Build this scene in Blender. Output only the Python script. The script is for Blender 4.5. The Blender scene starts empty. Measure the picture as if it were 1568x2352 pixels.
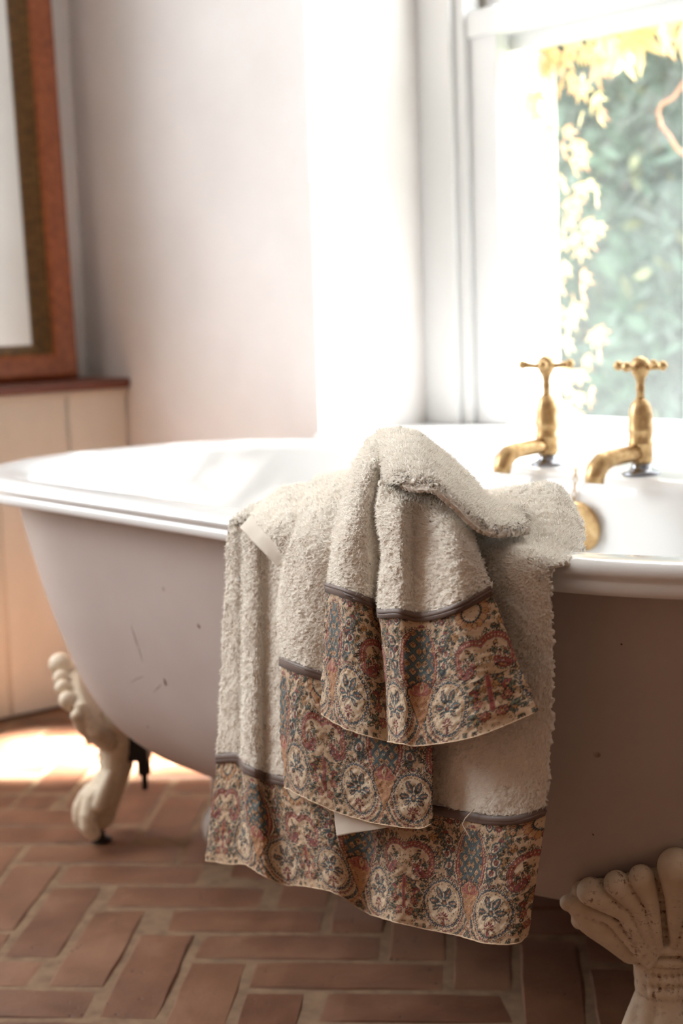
import bpy, bmesh, math, random
import numpy as np
from math import sin, cos, tan, pi, radians
from mathutils import Vector, Matrix, noise

random.seed(7); RNG = np.random.default_rng(11)
S = bpy.context.scene
COL = S.collection

# ------------------------------------------------------------------ camera
# room axes: X along the window wall, Y towards the window, Z up, origin on the floor under the bathtub
W_PX, H_PX, F_PX = 1568, 2352, 3450.0
PITCH, ROLL, TH = radians(7.637), radians(-1.892), radians(5.396)
CAM = np.array([1.485, -1.3425, 0.83])
def cam_basis():
    fw = np.array([0, cos(PITCH), -sin(PITCH)]); r = np.array([1.0, 0, 0]); u = np.cross(r, fw)
    r2 = cos(ROLL)*r + sin(ROLL)*u; u2 = -sin(ROLL)*r + cos(ROLL)*u
    B = np.array([[sin(pi/4-TH), -cos(pi/4-TH), 0], [sin(pi/4+TH), cos(pi/4+TH), 0], [0, 0, 1]])
    return B@r2, B@u2, B@fw
CR, CU, CF = cam_basis()
cam_data = bpy.data.cameras.new('camera'); cam = bpy.data.objects.new('camera', cam_data); COL.objects.link(cam)
cam.matrix_world = Matrix(((CR[0], CU[0], -CF[0], CAM[0]), (CR[1], CU[1], -CF[1], CAM[1]), (CR[2], CU[2], -CF[2], CAM[2]), (0, 0, 0, 1)))
cam_data.sensor_fit = 'HORIZONTAL'; cam_data.sensor_width = 24.0; cam_data.lens = F_PX/W_PX*24.0
cam_data.clip_start = 0.05; cam_data.clip_end = 200
cam_data.dof.use_dof = True; cam_data.dof.focus_distance = 1.40; cam_data.dof.aperture_fstop = 4.5
S.camera = cam

def ray(px, py): return (px-W_PX/2)/F_PX*CR - (py-H_PX/2)/F_PX*CU + CF
def hit(px, py, ax, val):
    d = ray(px, py); return CAM + d*((val-CAM[ax])/d[ax])
def onY(px, py, Y): return hit(px, py, 1, Y)

# ------------------------------------------------------------------ world, sun, exposure
S.view_settings.view_transform = 'Standard'; S.view_settings.look = 'None'
S.view_settings.gamma = 1.0; S.view_settings.use_curve_mapping = False
S.view_settings.exposure = 0.84
world = bpy.data.worlds.new('sky'); S.world = world; world.use_nodes = True
bg = world.node_tree.nodes['Background']; bg.inputs[0].default_value = (0.93, 0.97, 1.0, 1); bg.inputs[1].default_value = 6.5

def add_light(name, kind, loc, direction, energy, color=(1, 1, 1), **kw):
    d = bpy.data.lights.new(name, kind); d.energy = energy; d.color = color
    for k, v in kw.items(): setattr(d, k, v)
    o = bpy.data.objects.new(name, d); COL.objects.link(o); o.location = loc
    o.rotation_euler = Vector(direction).to_track_quat('-Z', 'Y').to_euler()
    return o
SUN_DIR = (-0.62, -0.55, -0.56)
add_light('sun', 'SUN', (3, 4, 5), SUN_DIR, 6.5, (1.0, 0.97, 0.92), angle=radians(1.2))
# added area lamp out of view, standing in for sun bounced off the mirror
bounce_fill = add_light('mirror_bounce_fill', 'AREA', (-1.22, -0.20, 1.90), (0.24, 0.30, -1.90), 7.5, (1.0, 0.95, 0.9), shape='RECTANGLE', size=0.62, size_y=0.26, spread=radians(5))
_z = -Vector((0.24, 0.30, -1.90)).normalized(); _x = (Vector((0.67, 0.74, 0))-_z*_z.dot(Vector((0.67, 0.74, 0)))).normalized(); _y = _z.cross(_x)
bounce_fill.rotation_euler = Matrix((_x, _y, _z)).transposed().to_euler()
# daylight portals in the window opening and the added side opening
portal = add_light('window_portal', 'AREA', (-0.08, 0.60, 1.40), (0, -1, 0), 1.0, shape='RECTANGLE', size=1.2, size_y=1.6)
portal.data.cycles.is_portal = True
portal2 = add_light('side_window_portal', 'AREA', (-1.48, -1.30, 1.55), (1, 0, 0), 1.0, shape='RECTANGLE', size=1.7, size_y=1.5)
portal2.data.cycles.is_portal = True

# ------------------------------------------------------------------ helpers
def lin(c):
    return tuple((v/12.92 if v <= 0.04045 else ((v+0.055)/1.055)**2.4) for v in (x/255.0 for x in c))
def lin4(c): return lin(c)+(1.0,)
class NT:
    def __init__(s, name):
        s.m = bpy.data.materials.new(name); s.m.use_nodes = True; s.t = s.m.node_tree; s.n = s.t.nodes; s.l = s.t.links
        s.b = s.n['Principled BSDF']; s.out = s.n['Material Output']
    def add(s, t, **kw):
        n = s.n.new(t)
        for k, v in kw.items():
            if k.startswith('i_'): n.inputs[k[2:].replace('_', ' ')].default_value = v
            else: setattr(n, k, v)
        return n
    def link(s, a, b): s.l.new(a, b)
    def coords(s, scale=(1, 1, 1), rnd=False, kind='Object'):
        tc = s.add('ShaderNodeTexCoord'); mp = s.add('ShaderNodeMapping'); mp.inputs['Scale'].default_value = scale
        s.link(tc.outputs[kind], mp.inputs['Vector'])
        if rnd:
            oi = s.add('ShaderNodeObjectInfo'); cmb = s.add('ShaderNodeCombineXYZ'); mu = s.add('ShaderNodeMath', operation='MULTIPLY'); mu.inputs[1].default_value = 57.0
            s.link(oi.outputs['Random'], mu.inputs[0])
            for k in range(3): s.link(mu.outputs[0], cmb.inputs[k])
            s.link(cmb.outputs[0], mp.inputs['Location'])
        return mp.outputs[0]
    def noise(s, vec, scale, detail=4, rough=0.55):
        n = s.add('ShaderNodeTexNoise'); n.inputs['Scale'].default_value = scale; n.inputs['Detail'].default_value = detail; n.inputs['Roughness'].default_value = rough
        s.link(vec, n.inputs['Vector']); return n.outputs['Fac']
    def ramp(s, fac, stops):
        r = s.add('ShaderNodeValToRGB'); e = r.color_ramp.elements
        while len(e) < len(stops): e.new(0.5)
        for k, (p, c) in enumerate(stops): e[k].position = p; e[k].color = c
        s.link(fac, r.inputs[0]); return r.outputs[0]
    def mix(s, fac, a, b, mode='MIX'):
        n = s.add('ShaderNodeMix', data_type='RGBA', blend_type=mode)
        for v, i in ((fac, 0), (a, 6), (b, 7)):
            if hasattr(v, 'node'): s.link(v, n.inputs[i])
            else: n.inputs[i].default_value = v
        return n.outputs[2]
    def bump(s, h, strength=0.3, dist=0.002, prev=None):
        b = s.add('ShaderNodeBump'); b.inputs['Strength'].default_value = strength; b.inputs['Distance'].default_value = dist
        s.link(h, b.inputs['Height'])
        if prev is not None: s.link(prev, b.inputs['Normal'])
        return b.outputs[0]
    def done(s, color=None, rough=None, normal=None, metal=None, **kw):
        for key, v in (('Base Color', color), ('Roughness', rough), ('Normal', normal), ('Metallic', metal)):
            if v is None: continue
            if hasattr(v, 'node'): s.link(v, s.b.inputs[key])
            else: s.b.inputs[key].default_value = v
        for k, v in kw.items(): s.b.inputs[k.replace('_', ' ')].default_value = v
        return s.m
G = lambda v: (v, v, v, 1)

def mat_plaster():
    m = NT('plaster'); v = m.coords(); n = m.noise(v, 3.5); f = m.noise(v, 60)
    c = m.ramp(n, [(0.3, lin4((222, 218, 215))), (0.7, lin4((232, 229, 227)))])
    return m.done(c, 0.85, m.bump(f, 0.12, 0.003, m.bump(n, 0.2, 0.02)))
def mat_white_wood():
    m = NT('white_gloss_paint'); v = m.coords((1, 1, 0.2)); n = m.noise(v, 40)
    return m.done(lin4((226, 227, 227)), 0.35, m.bump(n, 0.08, 0.002))
def mat_brick():
    m = NT('floor_brick'); v = m.coords(rnd=True); big = m.noise(v, 9, 5); fine = m.noise(v, 120, 6, 0.7)
    oi = m.add('ShaderNodeObjectInfo')
    c1 = m.ramp(oi.outputs['Random'], [(0.0, lin4((104, 66, 46))), (0.35, lin4((120, 79, 55))), (0.7, lin4((130, 90, 64))), (1.0, lin4((110, 74, 54)))])
    c2 = m.ramp(big, [(0.30, lin4((70, 44, 33))), (0.52, lin4((120, 80, 56))), (0.72, lin4((156, 116, 88)))])
    c = m.mix(0.5, c1, c2)
    pit = m.add('ShaderNodeTexVoronoi'); pit.inputs['Scale'].default_value = 70; m.link(v, pit.inputs['Vector'])
    pr = m.ramp(pit.outputs['Distance'], [(0.08, G(0)), (0.2, G(1))])
    patch = m.ramp(m.noise(v, 14), [(0.52, G(1)), (0.6, G(0))])
    dark = m.mix(patch, pr, G(1), 'LIGHTEN')
    c = m.mix(dark, lin4((66, 42, 34)), c)
    rr = m.ramp(big, [(0.3, G(0.38)), (0.7, G(0.62))])
    return m.done(c, rr, m.bump(dark, 0.7, 0.002, m.bump(fine, 0.45, 0.002, m.bump(big, 0.6, 0.006))))
def mat_mortar():
    m = NT('lime_mortar'); v = m.coords(); n = m.noise(v, 40, 6); 
    c = m.ramp(n, [(0.3, lin4((116, 90, 68))), (0.7, lin4((146, 118, 90)))])
    return m.done(c, 0.85, m.bump(n, 0.6, 0.003))
def mat_enamel():
    m = NT('white_enamel'); v = m.coords(); n = m.noise(v, 7, 3)
    return m.done(lin4((244, 244, 243)), 0.16, m.bump(n, 0.06, 0.004), Coat_Weight=0.3)
def mat_tub_paint():
    m = NT('pale_tub_paint'); v = m.coords(); n = m.noise(v, 4, 4); f = m.noise(v, 55, 5)
    c = m.ramp(n, [(0.3, lin4((196, 183, 177))), (0.7, lin4((208, 196, 190)))])
    sp = m.add('ShaderNodeTexVoronoi'); sp.inputs['Scale'].default_value = 16; m.link(v, sp.inputs['Vector'])
    spk = m.ramp(sp.outputs['Distance'], [(0.045, G(1)), (0.075, G(0))])
    spk2 = m.mix(m.ramp(m.noise(v, 11), [(0.55, G(0)), (0.6, G(1))]), G(0), spk)
    c = m.mix(spk2, c, lin4((112, 76, 58)))
    return m.done(c, 0.5, m.bump(f, 0.12, 0.002, m.bump(n, 0.2, 0.01)))
def mat_foot():
    m = NT('aged_cream_iron'); v = m.coords(); n = m.noise(v, 26, 6, 0.65); f = m.noise(v, 160, 5, 0.7)
    geo = m.add('ShaderNodeNewGeometry')
    c = m.ramp(n, [(0.3, lin4((220, 202, 174))), (0.7, lin4((242, 230, 208)))])
    rust = m.ramp(f, [(0.55, G(0)), (0.62, G(1))])
    cav = m.ramp(geo.outputs['Pointiness'], [(0.46, G(1)), (0.5, G(0.0))])
    near = m.mix(m.ramp(n, [(0.48, G(0.0)), (0.62, G(1))]), cav, G(0.75), 'LIGHTEN')
    rr = m.mix(1.0, rust, near, 'MULTIPLY')
    c = m.mix(m.mix(0.35, rr, cav, 'ADD'), c, lin4((112, 64, 30)))
    return m.done(c, 0.55, m.bump(f, 0.25, 0.001))
def mat_brass():
    m = NT('aged_brass'); v = m.coords(); n = m.noise(v, 60, 5, 0.6)
    c = m.ramp(n, [(0.3, lin4((160, 124, 82))), (0.55, lin4((212, 178, 128))), (0.75, lin4((232, 206, 160)))])
    r = m.ramp(n, [(0.3, G(0.5)), (0.7, G(0.26))])
    return m.done(c, r, m.bump(n, 0.15, 0.0008), metal=0.85)
def mat_chrome():
    m = NT('worn_chrome'); n = m.noise(m.coords(), 50)
    return m.done(lin4((150, 152, 158)), 0.25, m.bump(n, 0.05, 0.001), metal=1.0)
def mat_black_iron():
    m = NT('black_iron'); n = m.noise(m.coords(), 80)
    return m.done(lin4((26, 22, 20)), 0.6, m.bump(n, 0.3, 0.001))
def mat_wood(name, dark, light, scale=(1, 14, 14), rough=0.4):
    m = NT(name); v = m.coords(scale); n = m.noise(v, 5, 8, 0.65); g = m.noise(v, 30, 3)
    c = m.ramp(n, [(0.3, lin4(dark)), (0.7, lin4(light))])
    c = m.mix(0.25, c, m.ramp(g, [(0.4, lin4(dark)), (0.6, lin4(light))]))
    return m.done(c, rough, m.bump(n, 0.2, 0.002))
def mat_plank():
    m = NT('worn_cream_paint'); v = m.coords((1, 1, 0.35), rnd=True); n = m.noise(v, 12, 6, 0.6); b = m.noise(v, 4, 3)
    c = m.ramp(b, [(0.3, lin4((198, 190, 174))), (0.7, lin4((214, 210, 200)))])
    wear = m.ramp(n, [(0.66, G(0)), (0.74, G(1))])
    c = m.mix(wear, c, lin4((160, 122, 84)))
    return m.done(c, 0.6, m.bump(n, 0.2, 0.002))
def mat_mirror():
    m = NT('mirror_glass'); n = m.noise(m.coords(), 3)
    return m.done((0.86, 0.88, 0.85, 1), 0.06, m.bump(n, 0.02, 0.001), metal=1.0)
def mat_pane():
    m = NT('dusty_window_glass'); v = m.coords(); n = m.noise(v, 6, 5)
    tr = m.add('ShaderNodeBsdfTransparent'); tl = m.add('ShaderNodeBsdfTranslucent')
    tl.inputs[0].default_value = (0.9, 0.95, 0.96, 1); mx = m.add('ShaderNodeMixShader')
    f = m.ramp(n, [(0.3, G(0.03)), (0.75, G(0.055))]); m.link(f, mx.inputs[0])
    m.link(tr.outputs[0], mx.inputs[1]); m.link(tl.outputs[0], mx.inputs[2]); m.link(mx.outputs[0], m.out.inputs[0]); return m.m
def cloth(name, color_in, transl=0.2, rough=0.9, bump=None):
    """diffuse cloth that lets some light through"""
    m = NT(name)
    c = color_in(m)
    df = m.b; tl = m.add('ShaderNodeBsdfTranslucent'); mx = m.add('ShaderNodeMixShader'); mx.inputs[0].default_value = transl
    if hasattr(c, 'node'): m.link(c, df.inputs['Base Color']); m.link(c, tl.inputs[0])
    else: df.inputs['Base Color'].default_value = c; tl.inputs[0].default_value = c
    df.inputs['Roughness'].default_value = rough; df.inputs['Sheen Weight'].default_value = 0.15
    if bump:
        nb = bump(m); m.link(nb, df.inputs['Normal'])
    m.link(df.outputs[0], mx.inputs[1]); m.link(tl.outputs[0], mx.inputs[2]); m.link(mx.outputs[0], m.out.inputs[0])
    return m.m
def terry_color(m):
    n = m.noise(m.coords(), 30, 4); return m.ramp(n, [(0.3, lin4((250, 241, 226))), (0.7, lin4((254, 247, 235)))])
def weave_bump(m):
    v = m.coords(); return m.bump(m.noise(v, 900, 2), 0.25, 0.0006, m.bump(m.noise(v, 90, 3), 0.2, 0.001))
def leaf_color(m):
    oi = m.add('ShaderNodeObjectInfo'); n = m.noise(m.coords(), 40)
    c = m.ramp(oi.outputs['Random'], [(0.0, lin4((226, 150, 110))), (0.3, lin4((236, 200, 140))), (0.6, lin4((234, 214, 160))), (0.85, lin4((214, 206, 146))), (1.0, lin4((222, 146, 112)))])
    return m.mix(0.2, c, m.ramp(n, [(0.3, lin4((190, 150, 96))), (0.7, lin4((246, 232, 180)))]))

M = dict(plaster=mat_plaster(), white=mat_white_wood(), brick=mat_brick(), mortar=mat_mortar(), enamel=mat_enamel(), paint=mat_tub_paint(),
         foot=mat_foot(), brass=mat_brass(), chrome=mat_chrome(), iron=mat_black_iron(), plank=mat_plank(), mirror=mat_mirror(), pane=mat_pane(),
         redwood=mat_wood('red_brown_wood', (108, 48, 26), (172, 98, 54), (14, 14, 1)), ledgewood=mat_wood('ledge_wood', (84, 42, 30), (122, 70, 52), (14, 1, 14)),
         gilt=mat_wood('gilded_moulding', (62, 42, 22), (136, 98, 50), (18, 18, 1), 0.45),
         terry=cloth('cream_terry', terry_color, 0.12, 1.0, lambda m: m.bump(m.noise(m.coords(), 500, 3), 0.4, 0.001)),
         loops=cloth('terry_loops', lambda m: (0.97, 0.93, 0.86, 1), 0.5, 1.0),
         lining=cloth('white_lining', lambda m: lin4((240, 230, 214)), 0.15, 0.9, weave_bump),
         ribbon=cloth('brown_ribbon', lambda m: lin4((106, 84, 72)), 0.05, 0.55, weave_bump),
         leaf=cloth('autumn_leaf', leaf_color, 0.45, 0.6),
         hedge=None, render=None)
def paisley_color(m):
    a = m.add('ShaderNodeAttribute'); a.attribute_name = 'print'; return a.outputs['Color']
M['paisley'] = cloth('paisley_print', paisley_color, 0.12, 0.75, weave_bump)
def hedge_color(m):
    a = m.add('ShaderNodeAttribute'); a.attribute_name = 'tint'; return a.outputs['Color']
M['hedge'] = cloth('conifer_foliage', hedge_color, 0.12, 0.7)
def simple(name, a, b, scale=12, rough=0.8):
    m = NT(name); n = m.noise(m.coords(), scale, 5); return m.done(m.ramp(n, [(0.3, lin4(a)), (0.7, lin4(b))]), rough, m.bump(n, 0.3, 0.01))
M['render'] = simple('white_render', (228, 222, 212), (242, 238, 230))
M['brownwall'] = simple('brown_bounce_wall', (156, 126, 106), (172, 144, 124), 4)  # brown picked for the unseen walls to hold down and warm bounced light
M['hemtan'] = simple('hem_thread', (196, 170, 140), (214, 188, 158), 200)
M['chip'] = simple('scratched_paint', (140, 124, 116), (160, 144, 136), 60)
M['rustchip'] = simple('rust_spot', (96, 58, 40), (120, 76, 54), 60)
M['bark'] = simple('bark', (92, 66, 48), (136, 98, 72), 30)
M['stem'] = simple('vine_stem', (166, 104, 78), (196, 140, 106), 30)
M['grass'] = simple('lawn', (74, 92, 52), (110, 124, 70), 8)
M['ceramic'] = simple('white_fitting', (214, 210, 204), (226, 222, 218), 20, 0.4)

def mesh_obj(name, verts, faces, mat=None, parent=None, smooth=False, **props):
    me = bpy.data.meshes.new(name); me.from_pydata([tuple(map(float, v)) for v in verts], [], faces); me.update()
    return obj_from(name, me, mat, parent, smooth, **props)
def obj_from(name, me, mat=None, parent=None, smooth=False, **props):
    if mat is not None and not me.materials: me.materials.append(mat)
    if smooth: me.polygons.foreach_set('use_smooth', [True]*len(me.polygons))
    o = bpy.data.objects.new(name, me); COL.objects.link(o)
    if parent is not None: o.parent = parent
    for k, v in props.items(): o[k] = v
    return o
def empty(name, loc=(0, 0, 0), rotz=0.0, label=None, category=None, group=None, kind=None):
    o = bpy.data.objects.new(name, None); COL.objects.link(o); o.location = loc; o.rotation_euler = (0, 0, rotz); o.empty_display_size = 0.05
    for k, v in (('label', label), ('category', category), ('group', group), ('kind', kind)):
        if v: o[k] = v
    return o
def tag(o, label, category, group=None, kind=None):
    o['label'] = label; o['category'] = category
    if group: o['group'] = group
    if kind: o['kind'] = kind
    return o
class MB:
    def __init__(s): s.v = []; s.f = []
    def quadgrid(s, P, closed_u=False, closed_v=False, flip=False):
        nr, nc = len(P), len(P[0]); b = len(s.v)
        for r in P: s.v += [tuple(map(float, q)) for q in r]
        for i in range(nr if closed_v else nr-1):
            for j in range(nc if closed_u else nc-1):
                q = [b+i*nc+j, b+i*nc+(j+1) % nc, b+((i+1) % nr)*nc+(j+1) % nc, b+((i+1) % nr)*nc+j]
                s.f.append(q[::-1] if flip else q)
        return s
    def box(s, lo, hi):
        b = len(s.v); (x0, y0, z0), (x1, y1, z1) = lo, hi
        s.v += [(x0, y0, z0), (x1, y0, z0), (x1, y1, z0), (x0, y1, z0), (x0, y0, z1), (x1, y0, z1), (x1, y1, z1), (x0, y1, z1)]
        s.f += [[b+i for i in q] for q in ([3, 2, 1, 0], [4, 5, 6, 7], [0, 1, 5, 4], [1, 2, 6, 5], [2, 3, 7, 6], [3, 0, 4, 7])]
        return s
    def lathe(s, prof, seg=24, axis_m=None):
        P = []
        for r, z in prof:
            P.append([(r*cos(2*pi*k/seg), r*sin(2*pi*k/seg), z) for k in range(seg)])
        if axis_m is not None: P = [[tuple(axis_m @ Vector(q)) for q in row] for row in P]
        b = len(s.v); s.quadgrid(P, closed_u=True)
        s.f.append([b+k for k in range(seg)][::-1]); n = len(s.v); s.f.append([n-seg+k for k in range(seg)])
        return s
    def tube(s, pts, rad, seg=10, closed=False):
        pts = [Vector(p) for p in pts]; n = len(pts); rad = rad if hasattr(rad, '__len__') else [rad]*n
        P = []; up = Vector((0.13, 0.27, 0.95))
        for i, p in enumerate(pts):
            t = (pts[(i+1) % n]-pts[i-1]) if closed else (pts[min(i+1, n-1)]-pts[max(i-1, 0)])
            t.normalize(); a = t.cross(up)
            if a.length < 1e-3: a = t.cross(Vector((1, 0, 0)))
            a.normalize(); c = a.cross(t)
            up = c
            P.append([tuple(p+(a*cos(2*pi*k/seg)+c*sin(2*pi*k/seg))*rad[i]) for k in range(seg)])
        b = len(s.v); s.quadgrid(P, closed_u=True, closed_v=closed)
        if not closed:
            s.f.append([b+k for k in range(seg)][::-1]); m = len(s.v); s.f.append([m-seg+k for k in range(seg)])
        return s
    def obj(s, name, mat, parent=None, smooth=False, bevel=0.0, **props):
        o = mesh_obj(name, s.v, s.f, mat, parent, smooth, **props)
        if bevel:
            md = o.modifiers.new('bevel', 'BEVEL'); md.width = bevel; md.segments = 2; md.limit_method = 'ANGLE'
        return o
def fix_normals(o):
    bm = bmesh.new(); bm.from_mesh(o.data); bmesh.ops.recalc_face_normals(bm, faces=bm.faces); bm.to_mesh(o.data); bm.free(); return o

# ------------------------------------------------------------------ room shell
YW = 0.403           # room face of the window wall
XL = -1.51           # room face of the left wall
XR, YF, ZC = 2.5, -2.7, 2.45
WX0, WX1, WZ0, WZ1 = -0.68, 0.52, 0.60, 2.20      # window opening (room side)
YS = 0.70            # sash plane
YO = 0.885           # outside face
def wall_with_hole(name, axis, a0, a1, t0, t1, h0, h1, z0, z1):
    """wall slab along axis ('x' or 'y'), thickness t0..t1, hole h0..h1 by z0..z1"""
    m = MB()
    def bx(p0, p1, q0, q1):
        if axis == 'x': m.box((p0, t0, q0), (p1, t1, q1))
        else: m.box((t0, p0, q0), (t1, p1, q1))
    bx(a0, h0, 0, ZC); bx(h1, a1, 0, ZC); bx(h0, h1, 0, z0); bx(h0, h1, z1, ZC)
    return m.obj(name, M['plaster'], kind='structure')
wall_with_hole('wall_back', 'x', XL-0.3, XR+0.3, YW, 0.74, WX0, WX1, WZ0, WZ1)
wall_with_hole('wall_exterior', 'x', XL-0.3, XR+0.3, 0.741, YO, -0.52, 0.36, 0.585, 2.16).data.materials[0] = M['render']
wall_with_hole('wall_left', 'y', YF-0.2, YW, XL-0.2, XL, -2.15, -0.45, 0.80, 2.30)
MB().box((XR, YF, 0), (XR+0.2, YW, ZC)).obj('wall_right', M['brownwall'], kind='structure')
MB().box((XL, YF-0.2, 0), (XR+0.2, YF, ZC)).obj('wall_front', M['brownwall'], kind='structure')
MB().box((XL-0.2, YF-0.2, ZC), (XR+0.2, YO, ZC+0.1)).obj('ceiling', M['plaster'], kind='structure')

# floor: mortar bed + herringbone bricks (three to one) laid at 45 degrees to the walls
floor = MB().box((XL-0.2, YF-0.2, -0.08), (XR+0.2, YW+0.05, -0.0030)).obj('floor', M['mortar'], kind='structure')
P = 0.0850
sv, dv = np.array([1, 1])/math.sqrt(2), np.array([-1, 1])/math.sqrt(2)      # across / away from the viewer
def grid_xy(s_, d_):        # units of P, anchored on a measured corner
    w = sv*(-0.5636+(s_-3)*P) + dv*(2.089+(d_+4)*P)
    return np.array([CAM[0], CAM[1]]) + w
def brick_mesh(i):
    r = random.Random(i); L, Wd, h = 3*P-0.010, P-0.010, 0.03; ch = 0.0028
    m = MB(); j = lambda: r.uniform(-0.0011, 0.0011)
    nx = 6
    xs = [-L/2+L*k/nx for k in range(nx+1)]
    lo, hi, top_l, top_r = [], [], [], []
    yl = [-Wd/2+j() for _ in xs]; yr = [Wd/2+j() for _ in xs]; zt = [r.uniform(-0.0014, 0.0006) for _ in xs]
    rows = []
    for k, x in enumerate(xs):
        e = ch if k in (0, nx) else 0
        xx = x + (ch if k == 0 else -ch if k == nx else 0)
        zl = zt[k]-(0.0012 if k in (0, nx) else 0)
        rows.append([(x, yl[k], -h), (x, yl[k], zl-ch), (xx, yl[k]+ch, zl), (xx, yr[k]-ch, zl), (x, yr[k], zl-ch), (x, yr[k], -h)])
    m.quadgrid(rows, flip=True)
    n = 6; m.f.append([0, 1, 4, 5]); m.f.append([1, 2, 3, 4]); b = nx*n; m.f.append([b+5, b+4, b+1, b]); m.f.append([b+4, b+3, b+2, b+1])
    me = bpy.data.meshes.new('brick'); me.from_pydata(m.v, [], m.f); me.update(); me.materials.append(M['brick']); return me
BM = [brick_mesh(i) for i in range(8)]
def in_room(c, mgn=0.16): return XL-mgn < c[0] < XR+mgn and YF-mgn < c[1] < YW+0.03
bricks = []
for j in range(-14, 15):
    for k in range(-40, 41):
        os_, od = 3*j, 3*j
        for kind in (0, 1):
            if kind == 0: c = grid_xy(k+0.5+os_, -(k+2)-1.5+od); ang = 3*pi/4
            else: c = grid_xy(k+1.5+os_, -(k+1)-0.5+od); ang = pi/4
            if in_room(c): bricks.append((c, ang))
def view_px(c):
    v = np.array([c[0], c[1], 0.0])-CAM; z = v@CF
    if z < 0.2: return None
    return W_PX/2+F_PX*(v@CR)/z, H_PX/2-F_PX*(v@CU)/z
vis = []; rest = []
for c, a in bricks:
    p = view_px(c)
    if p and -420 < p[0] < W_PX+420 and 1500 < p[1] < H_PX+520: vis.append((np.hypot(*(c-CAM[:2])), c, a))
    else: rest.append((c, a))
vis.sort(key=lambda t: t[0]); rest += [(c, a) for _, c, a in vis[300:]]
for q, (_, c, a) in enumerate(vis[:300]):
    o = bpy.data.objects.new('brick', BM[q*5 % 8]); COL.objects.link(o); o.parent = floor
    o.location = (c[0], c[1], random.uniform(-0.0018, 0.0)); o.rotation_euler = (random.uniform(-0.006, 0.006), random.uniform(-0.003, 0.003), a+random.uniform(-0.006, 0.006)+(pi if q % 2 else 0))
m = MB()
for q, (c, a) in enumerate(rest):
    src = BM[q % 8]; b = len(m.v)
    for v in src.vertices: m.v.append((c[0]+v.co.x*cos(a)-v.co.y*sin(a), c[1]+v.co.x*sin(a)+v.co.y*cos(a), v.co.z))
    for f in src.polygons: m.f.append([b+i for i in f.vertices])
m.obj('brick_field', M['brick'], floor, kind='stuff')

# window behind the tub
win = empty('window_1', (0, 0, 0), kind='structure')
def part(name, lo, hi, mat='white', parent=None, bevel=0.003, **p): return MB().box(lo, hi).obj(name, M[mat], parent, bevel=bevel, **p)
BARX = -0.082
sill = part('window_sill', (WX0+0.001, YW-0.02, 0.585), (WX1-0.001, YS, 0.6055), parent=win, bevel=0.006)
part('frame_side', (-0.68, 0.672, 0.606), (-0.592, 0.73, WZ1), parent=win)
part('frame_bead', (-0.592, 0.686, 0.606), (-0.567, 0.73, WZ1), parent=win)
part('frame_side', (0.432, 0.672, 0.606), (0.52, 0.73, WZ1), parent=win)
part('frame_bead', (0.407, 0.686, 0.606), (0.432, 0.73, WZ1), parent=win)
part('frame_head', (-0.68, 0.672, 2.14), (0.52, 0.73, WZ1), parent=win)
ls = empty('lower_sash', kind='structure'); ls.parent = win; del ls['kind']
part('sash_stile', (-0.567, 0.700, 0.606), (-0.497, 0.735, 1.372), parent=ls)
part('sash_stile', (0.337, 0.700, 0.606), (0.407, 0.735, 1.372), parent=ls)
part('bottom_rail', (-0.497, 0.700, 0.606), (0.337, 0.735, 0.6255), parent=ls)
part('meeting_rail', (-0.567, 0.692, 1.322), (0.407, 0.735, 1.365), parent=ls)
part('glazing_bar', (BARX, 0.704, 0.6255), (BARX+0.026, 0.732, 1.322), parent=ls)
for x0, x1 in ((-0.497, BARX), (BARX+0.026, 0.337)):
    MB().box((x0, 0.717, 0.6255), (x1, 0.720, 1.322)).obj('pane', M['pane'], ls)
us = empty('upper_sash'); us.parent = win
part('sash_stile', (-0.560, 0.738, 1.30), (-0.505, 0.768, 2.14), parent=us)
part('sash_stile', (0.345, 0.738, 1.30), (0.400, 0.768, 2.14), parent=us)
part('meeting_rail', (-0.505, 0.738, 1.292), (0.345, 0.768, 1.335), parent=us)
part('top_rail', (-0.505, 0.738, 2.09), (0.345, 0.768, 2.14), parent=us)
part('glazing_bar', (BARX, 0.740, 1.335), (BARX+0.026, 0.766, 2.09), parent=us)
for x0, x1 in ((-0.505, BARX), (BARX+0.026, 0.345)):
    MB().box((x0, 0.752, 1.335), (x1, 0.755, 2.09)).obj('pane', M['pane'], us)
# second window, unseen, added in the left wall to give side light
win2 = empty('side_light_window', (0, 0, 0), kind='structure')
for lo, hi in (((XL-0.13, -2.15, 0.80), (XL-0.07, -2.10, 2.30)), ((XL-0.13, -0.50, 0.80), (XL-0.07, -0.45, 2.30)), ((XL-0.13, -2.10, 0.80), (XL-0.07, -0.50, 0.85)),
               ((XL-0.13, -2.10, 2.25), (XL-0.07, -0.50, 2.30)), ((XL-0.12, -1.315, 0.85), (XL-0.08, -1.285, 2.25))):
    part('frame_bar', lo, hi, parent=win2)

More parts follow.
